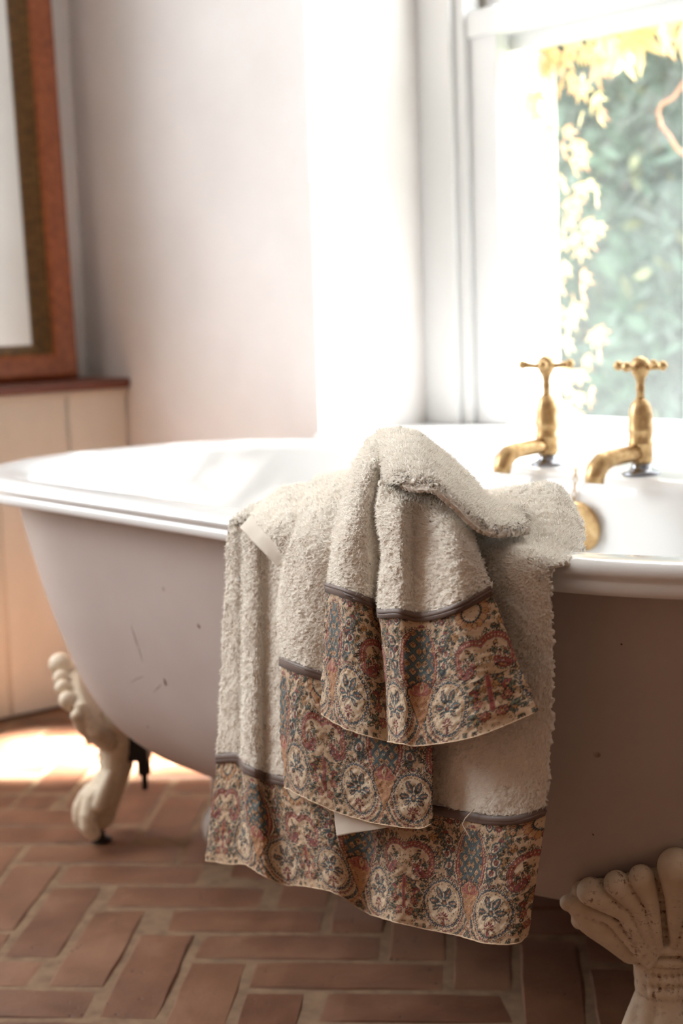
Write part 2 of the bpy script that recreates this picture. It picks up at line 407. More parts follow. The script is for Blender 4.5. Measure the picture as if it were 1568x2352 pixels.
# panelled boxing with a wooden ledge along the left wall
XB = -1.345; ZL0, ZL1 = 0.679, 0.7005
trim = empty('trim_1', (0, 0, 0), kind='structure')
MB().box((XL, YF, 0.0), (XB-0.016, YW, ZL0-0.004)).obj('carcass', M['plank'], trim)
ys = [0.400]; 
y = 0.2495
while y > -1.9: ys.append(y); y -= 0.172
for k in range(len(ys)-1):
    y1, y0 = ys[k], ys[k+1]
    mm = MB(); mm.box((XB-0.016, y0+0.0055, 0.004), (XB, y1-0.0015, ZL0-0.012)); mm.obj('plank', M['plank'], trim, bevel=0.002)
    MB().tube([(XB-0.006, y0+0.002, 0.004), (XB-0.006, y0+0.002, ZL0-0.012)], 0.0045, 8).obj('bead', M['plank'], trim, True)
MB().box((XB-0.018, -1.9, ZL0-0.012), (XB+0.005, 0.402, ZL0)).obj('top_rail', M['plank'], trim, bevel=0.003)
MB().box((XL+0.002, -1.9, ZL0), (XB+0.018, 0.4025, ZL1)).obj('ledge_board', M['ledgewood'], trim, bevel=0.006)

# ------------------------------------------------------------------ bathtub
ZR = 0.607
NO = 184      # points round the tub
def outline(al, ar, b, e=2.15):
    w = b*1.05
    def arc(t0, t1):
        t = np.linspace(t0, t1, 48, endpoint=False); c, s_ = np.cos(t), np.sin(t)
        return np.sign(c)*np.abs(c)**(2/e)*w, np.sign(s_)*np.abs(s_)**(2/e)*b
    xr, yr = arc(-pi/2, pi/2); xl, yl = arc(pi/2, 3*pi/2); st = np.linspace(0, 1, 44, endpoint=False)
    r0, l0 = ar-w, -(al-w)
    return np.concatenate([xr+r0, r0+(l0-r0)*st, xl+l0, l0+(r0-l0)*st]), np.concatenate([yr, np.full(44, b), yl, np.full(44, -b)])
AL, AR, BB = 0.785, 0.875, 0.380
tub = empty('bathtub', (0.03, 0, 0), 0, 'white roll-top bathtub with pale outside and cream claw feet', 'bathtub')
TX = 0.03
def ring(al, ar, b, z, e=2.15):
    x, y_ = outline(al, ar, b, e=e); return [(px-TX, py, z) for px, py in zip(x, y_)]
PROF = [(.592, .742, .822, .343), (.56, .735, .81, .340), (.50, .715, .787, .334), (.40, .675, .742, .318), (.30, .625, .69, .294), (.25, .590, .655, .270),
        (.21, .540, .60, .235), (.185, .475, .53, .190), (.172, .40, .45, .14), (.168, .25, .29, .07)]
def smooth_prof(PR, n=48):
    A = np.array(PR); d = np.r_[0, np.cumsum(np.hypot(np.diff(A[:, 0]), np.diff(A[:, 1])))]; q = np.linspace(0, d[-1], n)
    B = np.stack([np.interp(q, d, A[:, k]) for k in range(A.shape[1])], 1)
    for _ in range(6): B[1:-1] = (B[:-2]+2*B[1:-1]+B[2:])/4
    return B
m = MB(); rows = [ring(al-0.033, ar, b, z) for z, al, ar, b in smooth_prof(PROF)]
m.quadgrid(rows, closed_u=True, flip=True); m.f.append([len(m.v)-NO+k for k in range(NO)])
fix_normals(m.obj('outer_shell', M['paint'], tub, True, label='pale greyish pink painted outside of the bathtub'))
from mathutils.bvhtree import BVHTree
_sh = tub.children[0].data; _bvh = BVHTree.FromPolygons([v.co+Vector((TX, 0, 0)) for v in _sh.vertices], [p.vertices[:] for p in _sh.polygons])
def on_shell(px, py):
    h, n, _, _ = _bvh.ray_cast(Vector(CAM), Vector(ray(px, py)).normalized()); return h, n
def scratch(pts, r, mat):
    P_ = [on_shell(*q) for q in pts]
    if any(h is None for h, n in P_): return
    MB().tube([h-Vector((TX, 0, 0)) for h, n in P_], [r*0.4]+[r]*(len(P_)-2)+[r*0.4], 6).obj('paint_chip', M[mat], tub, True)
scratch([(301, 1436), (307, 1455), (313, 1474), (316, 1484)], 0.0006, 'chip'); scratch([(318, 1486), (322, 1500), (327, 1520)], 0.0006, 'chip')
scratch([(376, 1558), (379, 1566), (381, 1574)], 0.0014, 'rustchip'); scratch([(300, 1567), (315, 1558), (330, 1554)], 0.0005, 'chip'); scratch([(352, 1590), (362, 1580), (370, 1572)], 0.0005, 'chip')
scratch([(338, 1668), (340, 1670), (342, 1671)], 0.0010, 'rustchip'); scratch([(1425, 1478), (1427, 1480), (1428, 1482)], 0.0010, 'rustchip'); scratch([(1360, 1915), (1362, 1917), (1363, 1919)], 0.0010, 'rustchip')
# enamel basin with the rolled rim; the far side widens into a deck for the taps
def deck(x): # extra inward width of the far rim at x
    t = 1/(1+np.exp(-(x+0.045)/0.022)); t2 = 1/(1+np.exp((x-0.40)/0.022)); return 0.162*t*t2
def basin_ring(inset, z, deckw=1.0):
    al, ar, b = AL-inset, AR-inset, BB-inset
    if inset > 0.055:      # stay inside the outer shell
        Q = np.array(PROF)[::-1]; sa, sr, sb = (np.interp(z, Q[:, 0], Q[:, k]) for k in (1, 2, 3))
        al, ar, b = min(al, sa-0.048), min(ar, sr-0.016), min(b, sb-0.014)
    x, y_ = outline(al, ar, b)
    y_ = np.where(y_ > 0.0, y_-np.minimum(deck(x)*deckw*np.clip(y_/0.25, 0, 1), np.maximum(y_-0.02, 0)), y_)
    return [(px-TX, py, z) for px, py in zip(x, y_)]
rows = []
for ins, z, dk in [(.052, .5785, 0), (.020, .5755, 0), (.006, .5758, 0), (.0025, .5775, 0), (.002, .581, 0), (.002, .5865, 0), (.0035, .5885, 0), (.0036, .5895, 0), (.003, .5915, 0), (.001, .594, 0), (.001, .597, 0), (.003, .601, 0), (.009, .6048, 0), (.018, .6067, 0), (.030, .607, 0)]:
    rows.append(basin_ring(ins, z, dk))
for ins, z, dk in [(.040, .607, .5), (.046, .6065, .95), (.053, .6045, 1), (.060, .600, 1), (.066, .592, 1), (.070, .58, .99), (.080, .54, .93), (.092, .48, .8), (.115, .40, .55), (.145, .32, .32), (.18, .26, .15), (.22, .225, .05), (.28, .208, 0), (.345, .203, 0)]:
    rows.append(basin_ring(ins, z, dk))
m = MB(); m.quadgrid(rows, closed_u=True, flip=False); m.f.append([len(m.v)-NO+k for k in range(NO)])
fix_normals(m.obj('basin', M['enamel'], tub, True, label='glossy white enamel basin with rolled rim'))
# overflow plate and waste
Yov = 0.146; OV = onY(1333, 1208, Yov)
mx = Matrix.Translation((OV[0]-TX, Yov, OV[2])) @ Matrix.Rotation(radians(90+8), 4, 'X')
MB().lathe([(0.0, -0.001), (0.030, -0.001), (0.034, 0.001), (0.034, 0.003), (0.031, 0.0045), (0.026, 0.004), (0.012, 0.0055), (0.0, 0.006)][1:-1], 32, mx).obj('overflow_plate', M['brass'], tub, True, label='round brass overflow plate')
# claw feet
def foot_mesh():
    bm = bmesh.new()
    def ball(o, y, z, ro, ry=None, rz=None, rot=None):
        ry = ry or ro; rz = rz or ro
        mt = Matrix.Translation((o, y, z+0.006)) @ (rot or Matrix.Identity(4)) @ Matrix.Diagonal((ro, ry, rz, 1))
        bmesh.ops.create_icosphere(bm, subdivisions=3, radius=1.0, matrix=mt)
    def chain(pts, n=14):
        A = np.array(pts, float); d = np.r_[0, np.cumsum(np.linalg.norm(np.diff(A[:, :3], axis=0), axis=1))]
        for q in np.linspace(0, d[-1], n):
            v = [np.interp(q, d, A[:, k]) for k in range(4)]; ball(v[0], v[1], v[2], v[3])
    # cabriole leg
    chain([(-0.030, 0, 0.185, 0.032), (-0.036, 0, 0.155, 0.029), (-0.034, 0, 0.125, 0.0255), (-0.024, 0, 0.10, 0.0255), (-0.010, 0, 0.075, 0.029), (0.0, 0, 0.055, 0.031)], 12)
    for sgn in (-1, 1):
        chain([(-0.034, sgn*0.010, 0.15, 0.024), (-0.030, sgn*0.012, 0.115, 0.020), (-0.012, sgn*0.020, 0.075, 0.022)], 8)
    # toes
    for y_, oo in ((-0.042, 0.006), (-0.014, 0.026), (0.014, 0.026), (0.042, 0.006)):
        chain([(-0.012, y_*0.6, 0.088, 0.013), (oo*0.6, y_*0.9, 0.073, 0.0145), (oo, y_*1.1, 0.052, 0.0155), (oo+0.001, y_*1.15, 0.034, 0.0145), (oo-0.006, y_*1.1, 0.022, 0.0115)], 11)
    ball(0.0, 0, 0.036, 0.026, 0.032, 0.022)
    # collar rings
    for z, r, o in ((0.178, 0.0065, 0.0), (0.163, 0.0055, -0.002)):
        for a in np.linspace(-1.45, 1.45, 26): ball(-0.034+0.036*cos(a)+o, 0.046*sin(a), z+0.010*(1-cos(a)), r)
    # ribbed panel down the shin
    for z, wd in ((0.1535, 0.018), (0.140, 0.019), (0.126, 0.018)):
        for y_ in np.linspace(-wd, wd, 7): ball(-0.0065-0.005*(abs(y_)/wd)**2, y_, z, 0.0045, 0.0026, 0.0058)
    # backing plate that follows the tub
    for y_ in np.linspace(-0.088, 0.088, 19):
        a = abs(y_); zt = 0.270-0.36*a; zb = 0.172+0.30*a
        for z in np.linspace(zb, max(zt, zb+0.004), 9):
            o = -0.020+0.47*(z-0.17) - a*a*2.0; ball(o, y_, z, 0.012, 0.009, 0.009)
    # palmette lobes
    lobes = [(0.0, 0.288, 0.0185, 0.003), (0.032, 0.274, 0.0125, 0.011), (0.055, 0.264, 0.0130, 0.016), (0.079, 0.250, 0.0145, 0.018), (0.101, 0.231, 0.0085, 0.022)]
    for y_, z, r, yb in lobes:
        for sgn in ((1,) if y_ == 0 else (-1, 1)):
            def o_at(yy, zz): return -0.006+0.50*(zz-0.17)-yy*yy*2.0
            p0 = (o_at(yb, .188)+0.004, sgn*yb, 0.188-0.25*y_, 0.0048)
            mid = (o_at(y_*.62, .19+.55*(z-.19))+0.005, sgn*(yb+(y_-yb)*0.48), 0.188+(z-.188)*0.60, r*0.62)
            p1 = (o_at(y_, z)-0.002, sgn*y_, z-0.004, r)
            chain([p0, mid, p1], 14)
    for sgn in (-1, 1):      # rounded lower wing under the fan
        chain([(0.002, sgn*0.094, 0.226, 0.010), (-0.006, sgn*0.076, 0.206, 0.017), (-0.014, sgn*0.054, 0.190, 0.019), (-0.024, sgn*0.036, 0.168, 0.016)], 14)
        chain([(-0.030, sgn*0.022, 0.118, 0.010), (-0.020, sgn*0.032, 0.094, 0.012), (-0.008, sgn*0.044, 0.066, 0.013)], 10)
    # small scrolls over the collar
    for sgn in (-1, 1):
        chain([(0.010, sgn*0.020, 0.186, 0.005), (0.006, sgn*0.034, 0.196, 0.006), (-0.003, sgn*0.049, 0.206, 0.0065), (-0.010, sgn*0.060, 0.204, 0.006)], 12)
        ball(0.012, sgn*0.022, 0.199, 0.0085)
    me = bpy.data.meshes.new('foot'); bm.to_mesh(me); bm.free()
    tmp = bpy.data.objects.new('tmp', me); COL.objects.link(tmp)
    r = tmp.modifiers.new('r', 'REMESH'); r.mode = 'VOXEL'; r.voxel_size = 0.0020; r.use_smooth_shade = True
    s_ = tmp.modifiers.new('s', 'SMOOTH'); s_.factor = 0.5; s_.iterations = 3
    dg = bpy.context.evaluated_depsgraph_get(); out = bpy.data.meshes.new_from_object(tmp.evaluated_get(dg)); bpy.data.objects.remove(tmp); bpy.data.meshes.remove(me)
    out.name = 'foot'; out.materials.clear(); out.materials.append(M['foot']); out.polygons.foreach_set('use_smooth', [True]*len(out.polygons)); return out
FM = foot_mesh()
lev = MB().lathe([(0.0005, 0.0), (0.016, 0.0), (0.016, 0.004), (0.006, 0.008), (0.006, 0.022), (0.0005, 0.022)], 16)
brk = MB(); brk.box((-0.085, -0.018, 0.135), (-0.05, 0.018, 0.178)); brk.lathe([(0.0105, 0.11), (0.0105, 0.135)], 6, Matrix.Translation((-0.075, 0, 0))); brk.lathe([(0.005, 0.085), (0.005, 0.112)], 10, Matrix.Translation((-0.075, 0, 0)))
LEVM = BRKM = None
for (fx, fy), ang in (((-0.560, -0.172), -3*pi/4), ((0.580, -0.185), -pi/4), ((-0.560, 0.172), 3*pi/4), ((0.580, 0.185), pi/4)):
    f = obj_from('foot', FM, None, tub, label='cream claw foot with a palmette shell, rust in the creases'); f.location = (fx-TX, fy, 0); f.rotation_euler = (0, 0, ang)
    if LEVM is None:
        a = lev.obj('leveling_foot', M['iron'], f, True); b_ = brk.obj('bracket', M['iron'], f); LEVM, BRKM = a.data, b_.data
    else: obj_from('leveling_foot', LEVM, None, f); obj_from('bracket', BRKM, None, f)

# ------------------------------------------------------------------ taps
def build_tap(loc, rz, hrot, label):
    t = empty('tap', loc, rz, label, 'tap', 'brass taps on the bathtub deck')
    # spout points along local -Y
    MB().lathe([(0.0245, 0.0), (0.0245, 0.003), (0.017, 0.006), (0.0125, 0.010), (0.0125, 0.020)], 28).obj('base_flange', M['chrome'], t, True)
    MB().lathe([(0.0125, 0.014), (0.0150, 0.019), (0.0150, 0.036), (0.0160, 0.0385), (0.0160, 0.042), (0.0150, 0.0445), (0.0150, 0.055), (0.0156, 0.057), (0.0152, 0.059), (0.0152, 0.076), (0.0142, 0.085),
                (0.0115, 0.092), (0.0075, 0.0965), (0.006, 0.0985)], 28).obj('body', M['brass'], t, True)
    sp = MB(); sp.tube([(0, 0.004, 0.028), (0, -0.030, 0.0275), (0, -0.062, 0.0255), (0, -0.076, 0.0225), (0, -0.086, 0.0145), (0, -0.0905, 0.004), (0, -0.0915, -0.003)], [0.0115, 0.0108, 0.0112, 0.0125, 0.0128, 0.0122, 0.0118], 18)
    sp.obj('spout', M['brass'], t, True)
    MB().lathe([(0.0055, 0.096), (0.0050, 0.108), (0.0058, 0.112), (0.0050, 0.116), (0.0062, 0.124), (0.0105, 0.131), (0.0125, 0.138), (0.0120, 0.144), (0.0090, 0.1495), (0.0045, 0.152), (0.001, 0.1527)], 24).obj('spindle', M['brass'], t, True)
    h = MB()
    for k in range(4):
        a = hrot+k*pi/2; d = Vector((cos(a), sin(a), 0))
        h.tube([d*0.008+Vector((0, 0, .138)), d*0.018+Vector((0, 0, .1385)), d*0.028+Vector((0, 0, .140))], [0.0042, 0.0034, 0.0046], 10)
        h.lathe([(0.0065*sin(q)+1e-4, -0.0065*cos(q)) for q in np.linspace(0, pi, 9)], 12, Matrix.Translation(d*0.0325+Vector((0, 0, .1405))))
    h.obj('cross_handle', M['brass'], t, True)
    return t
build_tap((0.060, 0.213, ZR-0.0005), 0.0, radians(35), 'worn brass pillar tap on the bathtub deck, nearer the window reveal')
build_tap((0.240, 0.194, ZR-0.0005), 0.0, radians(8), 'worn brass pillar tap on the bathtub deck, nearer the window glazing bar')
# plug chain hanging from between the taps
CHP = onY(1322, 1092, 0.1445)
ch = empty('plug_chain', (CHP[0], 0.1445, CHP[2]+0.004), 0, 'fine brass plug chain hanging inside the bathtub between the taps', 'chain')
link_pts = [(0.004*cos(a)*0.62, 0, 0.0062*sin(a)) for a in np.linspace(0, 2*pi, 12, endpoint=False)]
lm = MB().tube(link_pts, 0.0009, 6, True)
LK = None
for k in range(13):
    z = 0.0-k*0.0098; x = -0.0016*k; yy = 0.0004*k
    if LK is None: o = lm.obj('link', M['brass'], ch, True); LK = o.data
    else: o = obj_from('link', LK, None, ch)
    o.location = (x, yy, z); o.rotation_euler = (0, 0, radians(60 if k % 2 else -30))

# ------------------------------------------------------------------ mirror leaning on the ledge
def build_mirror():
    # local frame: x = along the wall (room Y), y = up the mirror, z = out of the face
    Wm, Hm = 0.66, 1.25
    t = empty('mirror', (-1.472, 0.326, ZL1+0.001), 0, 'large leaning mirror in a red-brown wooden frame with gilded inner moulding', 'mirror')
    lean = math.atan2(0.026, 0.80)
    t.matrix_world = Matrix.Translation((-1.472, 0.326, ZL1+0.001)) @ Matrix(((-sin(lean)*0, -sin(lean), cos(lean), 0), (-1, 0, 0, 0), (0, cos(lean), sin(lean), 0), (0, 0, 0, 1)))
    def frame(name, prof, mat, seq=None):
        """prof: list of (inset, height); four mitred rails"""
        for side in range(4):
            P = []
            for e in (0, 1):
                row = []
                for i, h in prof:
                    c = [((i, i), (Wm-i, i)), ((Wm-i, i), (Wm-i, Hm-i)), ((Wm-i, Hm-i), (i, Hm-i)), ((i, Hm-i), (i, i))][side][e]
                    row.append((c[0], c[1], h))
                P.append(row)
            mm = MB(); mm.quadgrid(P, closed_u=True)
            n = len(prof); mm.f.append(list(range(n))); mm.f.append([n+k for k in range(n)][::-1])
            fix_normals(mm.obj(name, mat, t))
    frame('frame_rail', [(0, 0), (0, 0.052), (0.004, 0.060), (0.012, 0.063), (0.030, 0.061), (0.048, 0.056), (0.054, 0.050), (0.054, 0)], M['redwood'])
    frame('gilded_rail', [(0.054, 0), (0.054, 0.046), (0.058, 0.040), (0.062, 0.041), (0.064, 0.034), (0.064, 0.027), (0.068, 0.025), (0.070, 0.018), (0.069, 0.013), (0.073, 0.010), (0.076, 0.004), (0.076, 0)], M['gilt'])
    MB().box((0.06, 0.06, -0.002), (Wm-0.06, Hm-0.06, 0.004)).obj('mirror_glass', M['mirror'], t)
build_mirror()

# ------------------------------------------------------------------ cloth tools
def crow(P, n):
    """Catmull-Rom resample along axis 0 of P (k,...) at n parameters given by array of floats"""
    k = P.shape[0]; t = np.asarray(n, float); i = np.clip(np.floor(t).astype(int), 0, k-2); f = (t-i)
    def at(j):
        lo = j < 0; hi = j > k-1; jj = np.clip(j, 0, k-1); A = P[jj].copy()
        A[lo] = 2*P[0]-P[1]; A[hi] = 2*P[-1]-P[-2]; return A
    p0, p1, p2, p3 = at(i-1), at(i), at(i+1), at(i+2)
    f = f.reshape((-1,)+(1,)*(P.ndim-1))
    return 0.5*((2*p1)+(-p0+p2)*f+(2*p0-5*p1+4*p2-p3)*f*f+(-p0+3*p1-3*p2+p3)*f**3)
def surf(net, r0, r1, nr, nc):
    A = crow(net, np.linspace(r0, r1, nr)); B = crow(np.swapaxes(A, 0, 1), np.linspace(0, net.shape[1]-1, nc)); return np.swapaxes(B, 0, 1)
def vnoise(Pts, scale, seed=0.0):
    """cheap smooth pseudo noise on an array of points"""
    q = Pts*scale+seed; x, y_, z = q[..., 0], q[..., 1], q[..., 2]
    return (np.sin(1.7*x+2.3*np.sin(0.9*y_+z))+np.sin(2.1*y_-1.3*np.sin(1.1*z+x)+1.7)+np.sin(1.9*z+1.9*np.sin(0.8*x-y_)+0.6))/3
def normals(G_):
    du = np.gradient(G_, axis=1); dv_ = np.gradient(G_, axis=0); n = np.cross(du, dv_); n /= np.linalg.norm(n, axis=2, keepdims=True)+1e-12
    # face the viewer side overall
    if (n*(CAM-G_)).sum() < 0: n = -n
    return n
def grid_mesh(name, G_, mat, parent, thick=0.0, colors=None, **props):
    nr, nc = G_.shape[:2]; me = bpy.data.meshes.new(name); V = G_.reshape(-1, 3)
    idx = np.arange(nr*nc).reshape(nr, nc); F = np.stack([idx[:-1, :-1], idx[:-1, 1:], idx[1:, 1:], idx[1:, :-1]], -1).reshape(-1, 4)
    n = normals(G_)
    du = G_[:, 1:]-G_[:, :-1]; a = np.cross(du[:-1], G_[1:, :-1]-G_[:-1, :-1]).sum((0, 1)) if False else None
    # orient faces like the normals
    e1 = G_[:-1, 1:]-G_[:-1, :-1]; e2 = G_[1:, :-1]-G_[:-1, :-1]
    if (np.cross(e1, e2)*n[:-1, :-1]).sum() < 0: F = F[:, ::-1]
    me.vertices.add(len(V)); me.vertices.foreach_set('co', V.astype(np.float32).ravel())
    me.loops.add(F.size); me.loops.foreach_set('vertex_index', F.astype(np.int32).ravel())
    me.polygons.add(len(F)); me.polygons.foreach_set('loop_start', np.arange(0, F.size, 4, dtype=np.int32)); me.polygons.foreach_set('loop_total', np.full(len(F), 4, np.int32))
    me.update(calc_edges=True); me.validate()
    if colors is not None:
        at = me.color_attributes.new('print', 'FLOAT_COLOR', 'POINT'); at.data.foreach_set('color', np.concatenate([colors.reshape(-1, 3), np.ones((len(V), 1))], 1).astype(np.float32).ravel())
    o = obj_from(name, me, mat, parent, True, **props)
    if thick:
        md = o.modifiers.new('thickness', 'SOLIDIFY'); md.thickness = thick; md.offset = -1
    return o
def pile(name, sheets, count, parent, length=0.0042):
    """terry loops as small blades over the given grids"""
    VV, NN = [], []; tot = sum(area(g) for g in sheets); base = 0
    for g in sheets:
        k = int(count*area(g)/tot); n = normals(g); nr, nc = g.shape[:2]
        e1 = np.linalg.norm(g[:-1, 1:]-g[:-1, :-1], axis=2)*np.linalg.norm(g[1:, :-1]-g[:-1, :-1], axis=2)
        pr = e1.ravel()/e1.sum(); c = RNG.choice(pr.size, k, p=pr); r, q = np.divmod(c, nc-1); fu, fv = RNG.random((k, 1)), RNG.random((k, 1))
        p = g[r, q]*(1-fu)*(1-fv)+g[r, q+1]*fu*(1-fv)+g[r+1, q]*(1-fu)*fv+g[r+1, q+1]*fu*fv
        nn = n[r, q]; lean = vnoise(p, 55.0)[:, None]*np.array([0.5, 0, 0.3])+np.array([0.0, 0, -0.35])
        d = nn+RNG.normal(0, 0.42, (k, 3))+lean; d /= np.linalg.norm(d, axis=1, keepdims=True)
        L = length*(0.55+0.6*RNG.random((k, 1))); side = np.cross(d, RNG.normal(0, 1, (k, 3))); side /= np.linalg.norm(side, axis=1, keepdims=True)+1e-9
        w = 0.00040*(0.7+0.6*RNG.random((k, 1)))
        a, b, t = p-side*w-nn*0.0003, p+side*w-nn*0.0003, p+d*L
        VV.append(np.stack([a, b, t], 1).reshape(-1, 3)); NN.append(np.repeat(nn*0.8+d*0.35, 3, 0))
    V = np.concatenate(VV); k = len(V)//3; me = bpy.data.meshes.new(name)
    me.vertices.add(len(V)); me.vertices.foreach_set('co', V.astype(np.float32).ravel()); me.loops.add(3*k); me.loops.foreach_set('vertex_index', np.arange(3*k, dtype=np.int32))
    me.polygons.add(k); me.polygons.foreach_set('loop_start', np.arange(0, 3*k, 3, dtype=np.int32)); me.polygons.foreach_set('loop_total', np.full(k, 3, np.int32)); me.update(calc_edges=True)
    return obj_from(name, me, M['loops'], parent, kind='stuff')
def area(g): return float((np.linalg.norm(g[:-1, 1:]-g[:-1, :-1], axis=2)*np.linalg.norm(g[1:, :-1]-g[:-1, :-1], axis=2)).sum())

# ------------------------------------------------------------------ paisley print (flat pattern, drawn into an array and stored per vertex)
def draw_print():
    Hh, Ww = 840, 546; PX = 840.0
    C = np.zeros((Hh, Ww, 3), np.float32)
    col = {k: np.array(lin(v), np.float32) for k, v in dict(cream=(214, 184, 150), light=(224, 200, 168), ink=(62, 50, 46), teal=(80, 98, 100), blue=(72, 86, 96), red=(150, 72, 64), rose=(178, 110, 90), ochre=(194, 148, 98),
           green=(112, 118, 96), wine=(132, 62, 58), tan=(204, 164, 122)).items()}
    C[:] = col['cream']
    rr = random.Random(3)
    def box(cx, cy, r):
        x0, x1 = max(int((cx-r)*PX)-1, 0), min(int((cx+r)*PX)+2, Ww); y0, y1 = max(int((cy-r)*PX)-1, 0), min(int((cy+r)*PX)+2, Hh)
        if x0 >= x1 or y0 >= y1: return None
        yy, xx = np.mgrid[y0:y1, x0:x1]; return slice(y0, y1), slice(x0, x1), (xx+.5)/PX, (yy+.5)/PX
    def ell(cx, cy, rx, ry, a, c, line=None, lw=0.004):
        b = box(cx, cy, max(rx, ry)+lw)
        if b is None: return
        sy, sx, X, Y = b; u = (X-cx)*cos(a)+(Y-cy)*sin(a); v = -(X-cx)*sin(a)+(Y-cy)*cos(a)
        if line: C[sy, sx][(u/(rx+lw))**2+(v/(ry+lw))**2 < 1] = col[line]
        if c: C[sy, sx][(u/rx)**2+(v/ry)**2 < 1] = col[c]
    def leaf(cx, cy, L, w, a, c, line='ink', lw=0.0035):
        b = box(cx, cy, L+lw)
        if b is None: return
        sy, sx, X, Y = b; u = ((X-cx)*cos(a)+(Y-cy)*sin(a))/L; v = -(X-cx)*sin(a)+(Y-cy)*cos(a)
        h = w*np.clip(1-u*u, 0, 1)
        C[sy, sx][(abs(u) < 1) & (abs(v) < h+lw)] = col[line]
        if c: C[sy, sx][(abs(u) < 0.93) & (abs(v) < h-0.001)] = col[c]
    def stroke(pts, w, c):
        pts = np.array(pts, float)
        for k in range(len(pts)-1):
            d = np.linalg.norm(pts[k+1]-pts[k]); n = max(int(d/(w*0.6)), 1)
            for q in range(n+1):
                p = pts[k]+(pts[k+1]-pts[k])*q/n; ell(p[0], p[1], w, w, 0, c)
    def flower(cx, cy, r, c='rose'):
        for k in range(6):
            a = k*pi/3+0.3; ell(cx+cos(a)*r*.62, cy+sin(a)*r*.62, r*.42, r*.34, a, c, 'ink', 0.0035)
        ell(cx, cy, r*.28, r*.28, 0, 'ochre', 'ink', 0.003)
    def sprig(x, y, a, n=5, s=0.022):
        for k in range(n):
            x2, y2 = x+cos(a)*s*1.15*k, y+sin(a)*s*1.15*k
            for sg in (-1, 1): leaf(x2+cos(a+sg*1.0)*s*.9, y2+sin(a+sg*1.0)*s*.9, s, s*.42, a+sg*0.75, 'green' if (k+sg) % 3 else 'ochre')
        stroke([(x, y), (x+cos(a)*s*1.15*n, y+sin(a)*s*1.15*n)], 0.0022, 'ink')
    # ground of tiny sprigs, blossoms and dots
    for k in range(230):
        x, y = rr.uniform(0, .65), rr.uniform(0, 1); sprig(x, y, rr.uniform(0, 6.28), 2, 0.013)
    for k in range(260):
        ell(rr.uniform(0, .65), rr.uniform(0, 1), .0052, .0052, 0, 'light', 'ink', 0.003)
    for x, y in ((.60, .12), (.54, .30), (.62, .33), (.33, .80), (.40, .90), (.30, .93), (.44, .76), (.26, .70), (.56, .22), (.36, .66)):
        sprig(x, y, rr.uniform(0, 6.28), 4, .022); flower(x, y, .034, rr.choice(['rose', 'red', 'ochre']))
    # teal diamonds along the top corner with a rosette
    for k in range(16):
        a = 2*pi*k/16; ell(.66+cos(a)*.125, .93+sin(a)*.125, .036, .026, a, 'ochre' if k % 2 else 'tan', 'red', 0.005)
    ell(.66, .93, .088, .088, 0, 'light', 'teal', .014)
    for k in range(26): a = 2*pi*k/26; ell(.66+cos(a)*.098, .93+sin(a)*.098, .006, .012, a+pi/2, 'ink')
    for k in range(15):
        a = pi*0.62+k*0.098; x, y = .66+cos(a)*.235, .93+sin(a)*.235; b_ = a
        ell(x, y, .0270, .0270, 0, 'teal'); leaf(x, y, .024, .022, b_, 'tan', 'ink', .002); ell(x, y, .007, .007, 0, 'red')
    # red curled paisley
    def spiral(c0, r0, r1, a0, a1, n=70): return [(c0[0]+(r0+(r1-r0)*k/n)*cos(a0+(a1-a0)*k/n), c0[1]+(r0+(r1-r0)*k/n)*sin(a0+(a1-a0)*k/n)) for k in range(n+1)]
    ell(.545, .545, .142, .150, 0.2, 'cream', 'ink', .004)
    for k in range(40): a = rr.uniform(0, 6.28); q = rr.uniform(0.02, .11); leaf(.545+cos(a)*q, .545+sin(a)*q, .018, .007, rr.uniform(0, 6.28), rr.choice(['green', 'rose', 'ochre', 'light']))
    sp_ = spiral((.545, .545), .170, .110, -0.5, 3.6)+spiral((.520, .520), .10, .040, 3.3, 6.2)
    sp_ = [(.655, .16), (.655, .30), (.655, .40)]+sp_
    stroke(sp_, .024, 'ink'); stroke(sp_, .021, 'rose'); stroke(sp_, .016, 'red'); stroke(sp_, .004, 'wine')
    for k in range(2, len(sp_)-1, 3): ell(sp_[k][0], sp_[k][1], .007, .007, 0, 'tan', 'wine', .003)
    for k in range(0, len(sp_), 2):
        p = sp_[k]; a = math.atan2(p[1]-.545, p[0]-.545); ell(p[0]+cos(a)*.034, p[1]+sin(a)*.034, .0065, .0048, a, 'light', 'ink', .003)
    leaf(.50, .47, .050, .020, 0.9, 'red', 'ink'); leaf(.545, .50, .036, .016, 2.2, 'red', 'ink')
    # teardrop band running down to the axis, either side of the eye
    KS = 0.82; EX, EY = .285, .245
    def eye_d(X, Y):   # signed size of the eye: a drop whose tail runs down towards the axis
        dx, dy = (X-EX)/KS, (Y-EY)/KS
        th_ = np.arctan2(dy, dx); r = np.hypot(dx*1.06, dy)
        tail = 0.55*np.clip(-dy, 0, 1)**1.4*np.where(dx > 0, .25, .8)
        return r-tail*0.25
    yy, xx = np.mgrid[0:Hh, 0:Ww]; X, Y = (xx+.5)/PX, (yy+.5)/PX; E = eye_d(X, Y); ang = np.arctan2(Y-EY, X-EX)
    below = Y < EY
    flare = np.where((X < EX) & (Y < .50), 1.0, 0.0)
    outer = (E < .272+.10*flare*np.clip((.42-Y)/.42, 0, 1))
    C[outer] = col['cream']
    seg = (ang*18/pi) % 1
    ringm = lambda a, b: (E > a) & (E < b) & outer
    for a, b, c in ((.355, .360, 'ink'), (.318, .322, 'ink'), (.300, .304, 'ochre'), (.262, .268, 'ink'), (.214, .219, 'tan'), (.203, .206, 'ink'), (.196, .199, 'ochre')): C[ringm(a, b)] = col[c]
